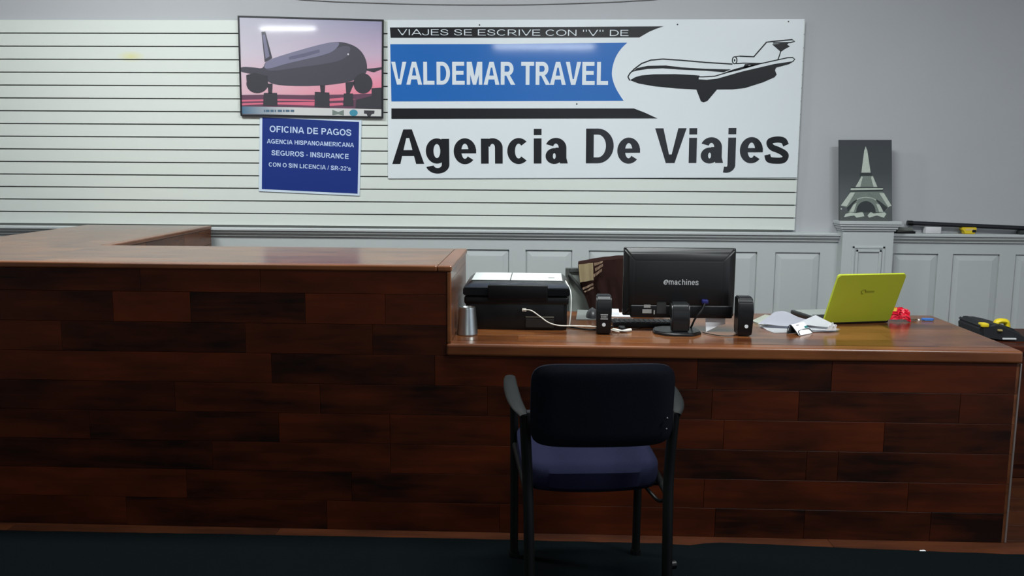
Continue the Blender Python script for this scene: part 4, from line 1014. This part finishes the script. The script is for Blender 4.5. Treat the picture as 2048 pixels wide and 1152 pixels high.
for k, (an, m) in enumerate(((2.7, STEEL), (3.5, mat('brass', (170, 140, 70), .35, metal=1)))):
    bm = BM(); d = Vector((math.cos(an), math.sin(an), 0)); nn = Vector((-d.y, d.x, 0)); s = Vector((-.004, 0, .004+k*.002))+d*.010
    prism(bm, [s+nn*.009, s-nn*.009, s+d*.018-nn*.008, s+d*.02-nn*.003, s+d*.048-nn*.003, s+d*.05, s+d*.045+nn*.004, s+d*.038+nn*.002, s+d*.02+nn*.003, s+d*.018+nn*.008], (0, 0, .002)); link('key', bm, m, ky)
bm = BM(); prism(bm, [(x+.036, y*1.0-.004, .002) for x, y in rrect(.052, .026, .010)], (0, 0, .008)); bmesh.ops.bevel(bm, geom=bm.edges[:], offset=.002, segments=2, affect='EDGES'); link('tag', bm, mat('tag_blue', (58, 112, 190), .4), ky, True)

# ------------------------------------------------------------------ chair behind the desk with jacket
def desk_chair():
    Y = 4.42
    a = atY(1131, 536, Y); r = a.x+.50
    t = empty('office_chair', (a.x+.25, Y+.20, 0), 'grey framed chair behind the desk with a brown jacket over it', 'chair')
    ox, oy = a.x+.25, Y+.20
    GF = mat('grey_frame', (70, 74, 72), .45); GP = mat('grey_mesh', (140, 146, 140), .8)
    zt_ = a.z; 
    bm = BM(); hw = .25
    box(bm, (-hw, -.205, .50), (-hw+.022, -.180, zt_), .003); box(bm, (hw-.022, -.205, .50), (hw, -.180, zt_), .003)
    box(bm, (-hw+.022, -.205, zt_-.022), (hw-.022, -.180, zt_), .003)
    link('back_frame', bm, GF, t)
    bm = BM(); tube(bm, [(-hw+.018, -.207, zt_-.03), (-hw+.11, -.215, zt_-.14)], .008, 8); link('brace', bm, GF, t, True)
    bm = BM(); box(bm, (-hw+.02, -.196, .52), (hw-.02, -.186, zt_-.02), .002); link('back_panel', bm, GP, t)
    bm = BM(); box(bm, (-.24, -.18, .43), (.24, .27, .50), .02, 3); link('seat', bm, mat('seat_grey', (60, 62, 62), .8), t, True)
    bm = BM(); tube(bm, [(0, .04, .08), (0, .04, .43)], .03, 14); link('post', bm, GF, t, True)
    for k in range(5):
        an = k*2*math.pi/5; bm = BM(); tube(bm, [(0, .04, .10), (.27*math.cos(an), .04+.27*math.sin(an), .06)], .02, 10); g = link('leg', bm, GF, t, True)
        bm = BM(); bmesh.ops.create_uvsphere(bm, u_segments=14, v_segments=8, radius=.03, matrix=Matrix.Translation((.27*math.cos(an), .04+.27*math.sin(an), .03))); link('caster', bm, BLACKP, g, True)
    # jacket hanging over the back
    ja = atY(1157, 531, Y-.03); jb = atY(1246, 518, Y-.03)
    JX0, JX1 = ja.x-.0, atY(1300, 520, Y).x
    jk = empty('jacket', (ja.x, Y, .62), 'brown jacket with beige collar and striped bands draped over the chair behind the monitor', 'jacket')
    BR = mat('jacket_brown', (62, 40, 36), .95, spec=.15, noise=.2, nscale=60); BE = mat('jacket_beige', (196, 178, 142), .95, spec=.15, noise=.08, nscale=80)
    def surf(u, v, off=0):
        """u across 0..1, v down 0..1 on the camera side"""
        x0 = np.interp(v, [0, .28, .5, .8, 1], [1157, 1160, 1172, 1186, 1190]); x1 = 1310
        px = x0+(x1-x0)*u
        pyt = np.interp(px, [1150, 1157, 1175, 1200, 1240, 1300], [533, 530, 526, 521, 516.5, 517])
        py = pyt+(668-pyt)*v
        fold = .012*math.sin(u*19+v*1.5)*min(1, v*2+.2)+.006*math.sin(u*41+3*v)
        p = atY(px, py, Y-.045-.02*v); p.y += fold-off-.02*(1-abs(2*u-1))
        return p
    n, m_ = 40, 24; bm = BM(); g = {}
    for i in range(n+1):
        for j in range(m_+1): g[i, j] = bm.verts.new(surf(i/n, j/m_))
    for i in range(n+1):     # back flap over the top
        for j in (1, 2, 3, 4):
            p = surf(i/n, 0); ang = j/2*math.pi/2
            q = p+Vector((0, .05*min(1, j/2)+(.02 if j > 2 else 0), .012*math.sin(min(ang, math.pi))-(.12*(j-2) if j > 2 else 0))); g[i, -j] = bm.verts.new(q)
    for i in range(n):
        for j in range(-4, m_): bm.faces.new((g[i, j], g[i+1, j], g[i+1, j+1], g[i, j+1]))
    bmesh.ops.solidify(bm, geom=bm.faces[:], thickness=.004)
    rel(link('body', bm, BR, None, True), jk)
    def patch(fn, name, m2):
        bm = BM(); gg = {}
        for i in range(13):
            for j in range(9): gg[i, j] = bm.verts.new(fn(i/12, j/8))
        for i in range(12):
            for j in range(8): bm.faces.new((gg[i, j], gg[i+1, j], gg[i+1, j+1], gg[i, j+1]))
        bmesh.ops.solidify(bm, geom=bm.faces[:], thickness=.003); return rel(link(name, bm, m2, None, True), jk)
    def pxpatch(q):
        def fn(u, v):
            x = q[0][0]*(1-u)*(1-v)+q[1][0]*u*(1-v)+q[2][0]*u*v+q[3][0]*(1-u)*v
            y = q[0][1]*(1-u)*(1-v)+q[1][1]*u*(1-v)+q[2][1]*u*v+q[3][1]*(1-u)*v
            p = atY(x, y, Y-.085); p.y += .005*math.sin(u*11); return p
        return fn
    patch(pxpatch([(1157, 529), (1186, 525.5), (1187, 560), (1160, 565)]), 'collar', BE)
    ST = mat('jacket_stripe', (176, 150, 128), .95)
    for k, q in enumerate(([(1188, 526), (1206, 522), (1204, 526), (1189, 532)], [(1190, 537), (1206, 527), (1205, 533), (1191, 543)], [(1187, 549), (1204, 537), (1203, 543), (1188, 555)],
                           [(1165, 576), (1186, 566), (1187, 570), (1166, 580)], [(1168, 583), (1187, 573), (1187, 577), (1170, 585)])):
        patch(pxpatch(q), 'stripe', ST)
desk_chair()

# ------------------------------------------------------------------ things on the ledge at the right
LZ = 1.0528; LY = WALL-.035
def ledge_box(name, x0, x1, ytop, m, label, cat, bev=.003, taper=0, dep=.05):
    a = atY(x0, 467, LY).x; b_ = atY(x1, 467, LY).x; zt_ = atY((x0+x1)/2, ytop, LY-dep/2).z
    bm = BM(); vs = box(bm, (a, LY-dep/2, LZ), (b_, LY+dep/2-.005, zt_), bev, 3)
    o = link(name, bm, m, None, True); tag(o, label, cat); return o, a, b_, zt_
DKB = mat('eraser_grey', (104, 108, 104), .8)
er = empty('board_eraser', (atY(1809, 466, LY).x, LY, LZ), 'grey felt eraser with black base on the ledge beside the pilaster', 'eraser')
a = atY(1789, 466, LY).x; b_ = atY(1827, 466, LY).x; cx = (a+b_)/2; hw = (b_-a)/2
bm = BM(); box(bm, (-hw, -.025, 0), (hw, .02, .014), .004); link('base', bm, BLACKP, er, True)
bm = BM(); prism(bm, [(-hw*.9, -.020, .0142), (hw*.85, -.020, .0142), (hw*.72, -.020, .034), (-hw*.6, -.020, .036)], (0, .036, 0)); bmesh.ops.bevel(bm, geom=bm.edges[:], offset=.003, segments=2, affect='EDGES'); link('felt', bm, DKB, er, True)
ledge_box('small_carton', 1848, 1878.5, 454, mat('carton_white', (212, 212, 216), .6), 'small white carton on the ledge under the black pole', 'box')
tp = empty('tape_measure', (atY(1935, 467, LY).x, LY, LZ), 'yellow tape measure on the ledge under the black pole', 'tape measure')
YEL = mat('tool_yellow', (226, 200, 30), .4)
a = atY(1921, 467, LY).x; b_ = atY(1951, 467, LY).x; hw = (b_-a)/2; hh = .039
bm = BM(); prism(bm, [(-hw*.62, -.024, 0), (hw*.72, -.024, 0), (hw*.92, -.024, .014), (hw*.95, -.024, hh), (-hw, -.024, hh), (-hw, -.024, hh*.62), (-hw*.7, -.024, hh*.5)], (0, .042, 0)); bmesh.ops.bevel(bm, geom=bm.edges[:], offset=.003, segments=2, affect='EDGES'); link('case', bm, YEL, tp, True)
bm = BM(); box(bm, (hw*.35, -.0262, .010), (hw*.85, -.0236, .026), .002); link('thumb_lock', bm, BLACKP, tp)
bm = BM(); prism(bm, [(x, -.0252, z+.027) for x, z in rrect(.05, .012, .004)], (0, .002, 0)); link('label_plate', bm, mat('plate_pale', (220, 190, 120), .5), tp)
# black pole leaning along the wall
A = atY(1816, 446.0, LY-.004); B = atY(2060, 457, LY-.004); e = (B-A).normalized()
pole = empty('black_pole', (A.x, LY, A.z), 'long black pole lying along the ledge at the right over small boxes', 'pole')
bm = BM(); tube(bm, [A, A+e*2.1], .0135, 16); rel(link('rod', bm, mat('pole_black', (26, 28, 34), .35), None, True), pole)
bm = BM(); tube(bm, [A-e*.004, A+e*.025], .0155, 16); rel(link('end_cap', bm, BLACKP, None, True), pole)
ledge_box('dark_clip_box', 2036, 2075, 461, mat('clip_dark', (48, 52, 52), .5), 'small dark box on the ledge at the right edge of picture', 'box')

# ------------------------------------------------------------------ tool bag on a low cabinet beyond the desk end
TY = 4.25
pa = atY(1962, 668, TY); pb = atY(2075, 700, TY)
ztop = atY(2042, 688, TY-.16).z
cb = empty('wooden_cabinet', (pb.x, TY, 0), 'low dark brown cabinet beyond the right end of desk under the tool bag', 'cabinet')
bx0, bx1 = pa.x-.02, pa.x+.60; cx = pb.x
bm = BM(); box(bm, (bx0-cx, -.22, ztop-.03), (bx1-cx, .24, ztop), .004); tinted(bm, .4); link('top', bm, WOODX, cb)
bm = BM(); box(bm, (bx0+.02-cx, -.19, .001), (bx1-.02-cx, .22, ztop-.031), .003); tinted(bm, .25); link('body', bm, WOODX, cb)
for k in (0, 1):
    xa = bx0+.03-cx+k*(bx1-bx0-.06)/2; xb = xa+(bx1-bx0-.06)/2-.004
    bm = BM(); box(bm, (xa, -.208, .07), (xb, -.1905, ztop-.05), .003); tinted(bm, .3); d_ = link('door', bm, WOODX, cb)
    bm = BM(); box(bm, ((xb-.03 if k == 0 else xa+.018), -.222, .30), ((xb-.018 if k == 0 else xa+.03), -.2085, .40), .002); link('handle', bm, DARKM, d_)
tb = empty('tool_bag', (pb.x, TY, ztop+.004), 'black tool bag with yellow handle and trim beyond the right end of the desk', 'bag')
TBK = mat('bag_black', (20, 23, 28), .7)
def bp(px, py, y=TY): p = atY(px, py, y); return Vector((p.x-pb.x, p.y-TY, p.z-ztop-.001))
prof = [(1962, 0), (1961, 655), (1966, 650), (1985, 649), (1998, 652), (2020, 656), (2036, 662), (2047, 675), (2062, 690), (2064, 0)]
bm = BM(); P3 = []
for x, y in prof:
    p = bp(x, y if y else 680, TY-.10); 
    if y == 0: p.z = 0
    P3.append(p)
prism(bm, P3, (0, .24, 0)); bmesh.ops.bevel(bm, geom=bm.edges[:], offset=.014, segments=3, affect='EDGES'); link('body', bm, TBK, tb, True)
bm = BM(); H_ = [bp(x, y, TY) for x, y in ((1990, 654), (1994, 645), (2003, 643), (2012, 645), (2014, 652), (2014, 660))]
tube(bm, smooth_path(H_, 6), .013, 12, 1.4); h = link('handle', bm, YEL, tb, True); h['label'] = 'yellow handle'
bm = BM(); q = bp(1970, 652.5, TY-.10); box(bm, (q.x-.014, -.104, q.z-.008), (q.x+.018, -.06, q.z+.010), .004); link('yellow_corner', bm, YEL, tb, True)
bm = BM(); q = bp(2000, 662, TY-.105); box(bm, (q.x-.010, -.112, q.z-.004), (q.x+.010, -.098, q.z+.004), .002); link('clasp', bm, mat('clasp_tan', (170, 150, 90), .4), tb)
bm = BM(); q = bp(2019, 679, TY-.105); box(bm, (q.x-.032, -.110, q.z-.004), (q.x+.030, -.100, q.z+.004), .002); link('pale_strip', bm, mat('strip_white', (200, 202, 204), .5), tb)

# ------------------------------------------------------------------ hanging cable, scrap
cp_ = [atY(x, y, WALL-.006) for x, y in ((440, -40), (560, -7), (640, 1.5), (740, 5.5), (850, 8.5), (950, 9.5), (1060, 9), (1170, 6), (1260, 2), (1340, -6), (1470, -42))]
bm = BM(); tube(bm, smooth_path(cp_, 6), .0022, 8); tag(link('hanging_cable', bm, mat('cable_grey', (120, 120, 118), .6), None, True), 'thin grey cable sagging along the wall above the signs', 'cable')
sp = atZ(1845, 1101.5, .010); bm = BM(); prism(bm, [(sp.x-.012, sp.y-.004, .0095), (sp.x+.012, sp.y-.003, .0095), (sp.x+.010, sp.y+.006, .0095), (sp.x-.009, sp.y+.004, .0095)], (0, 0, .0015))
tag(link('paper_scrap', bm, PAPER), 'tiny white scrap of paper on the carpet edge at right', 'scrap')
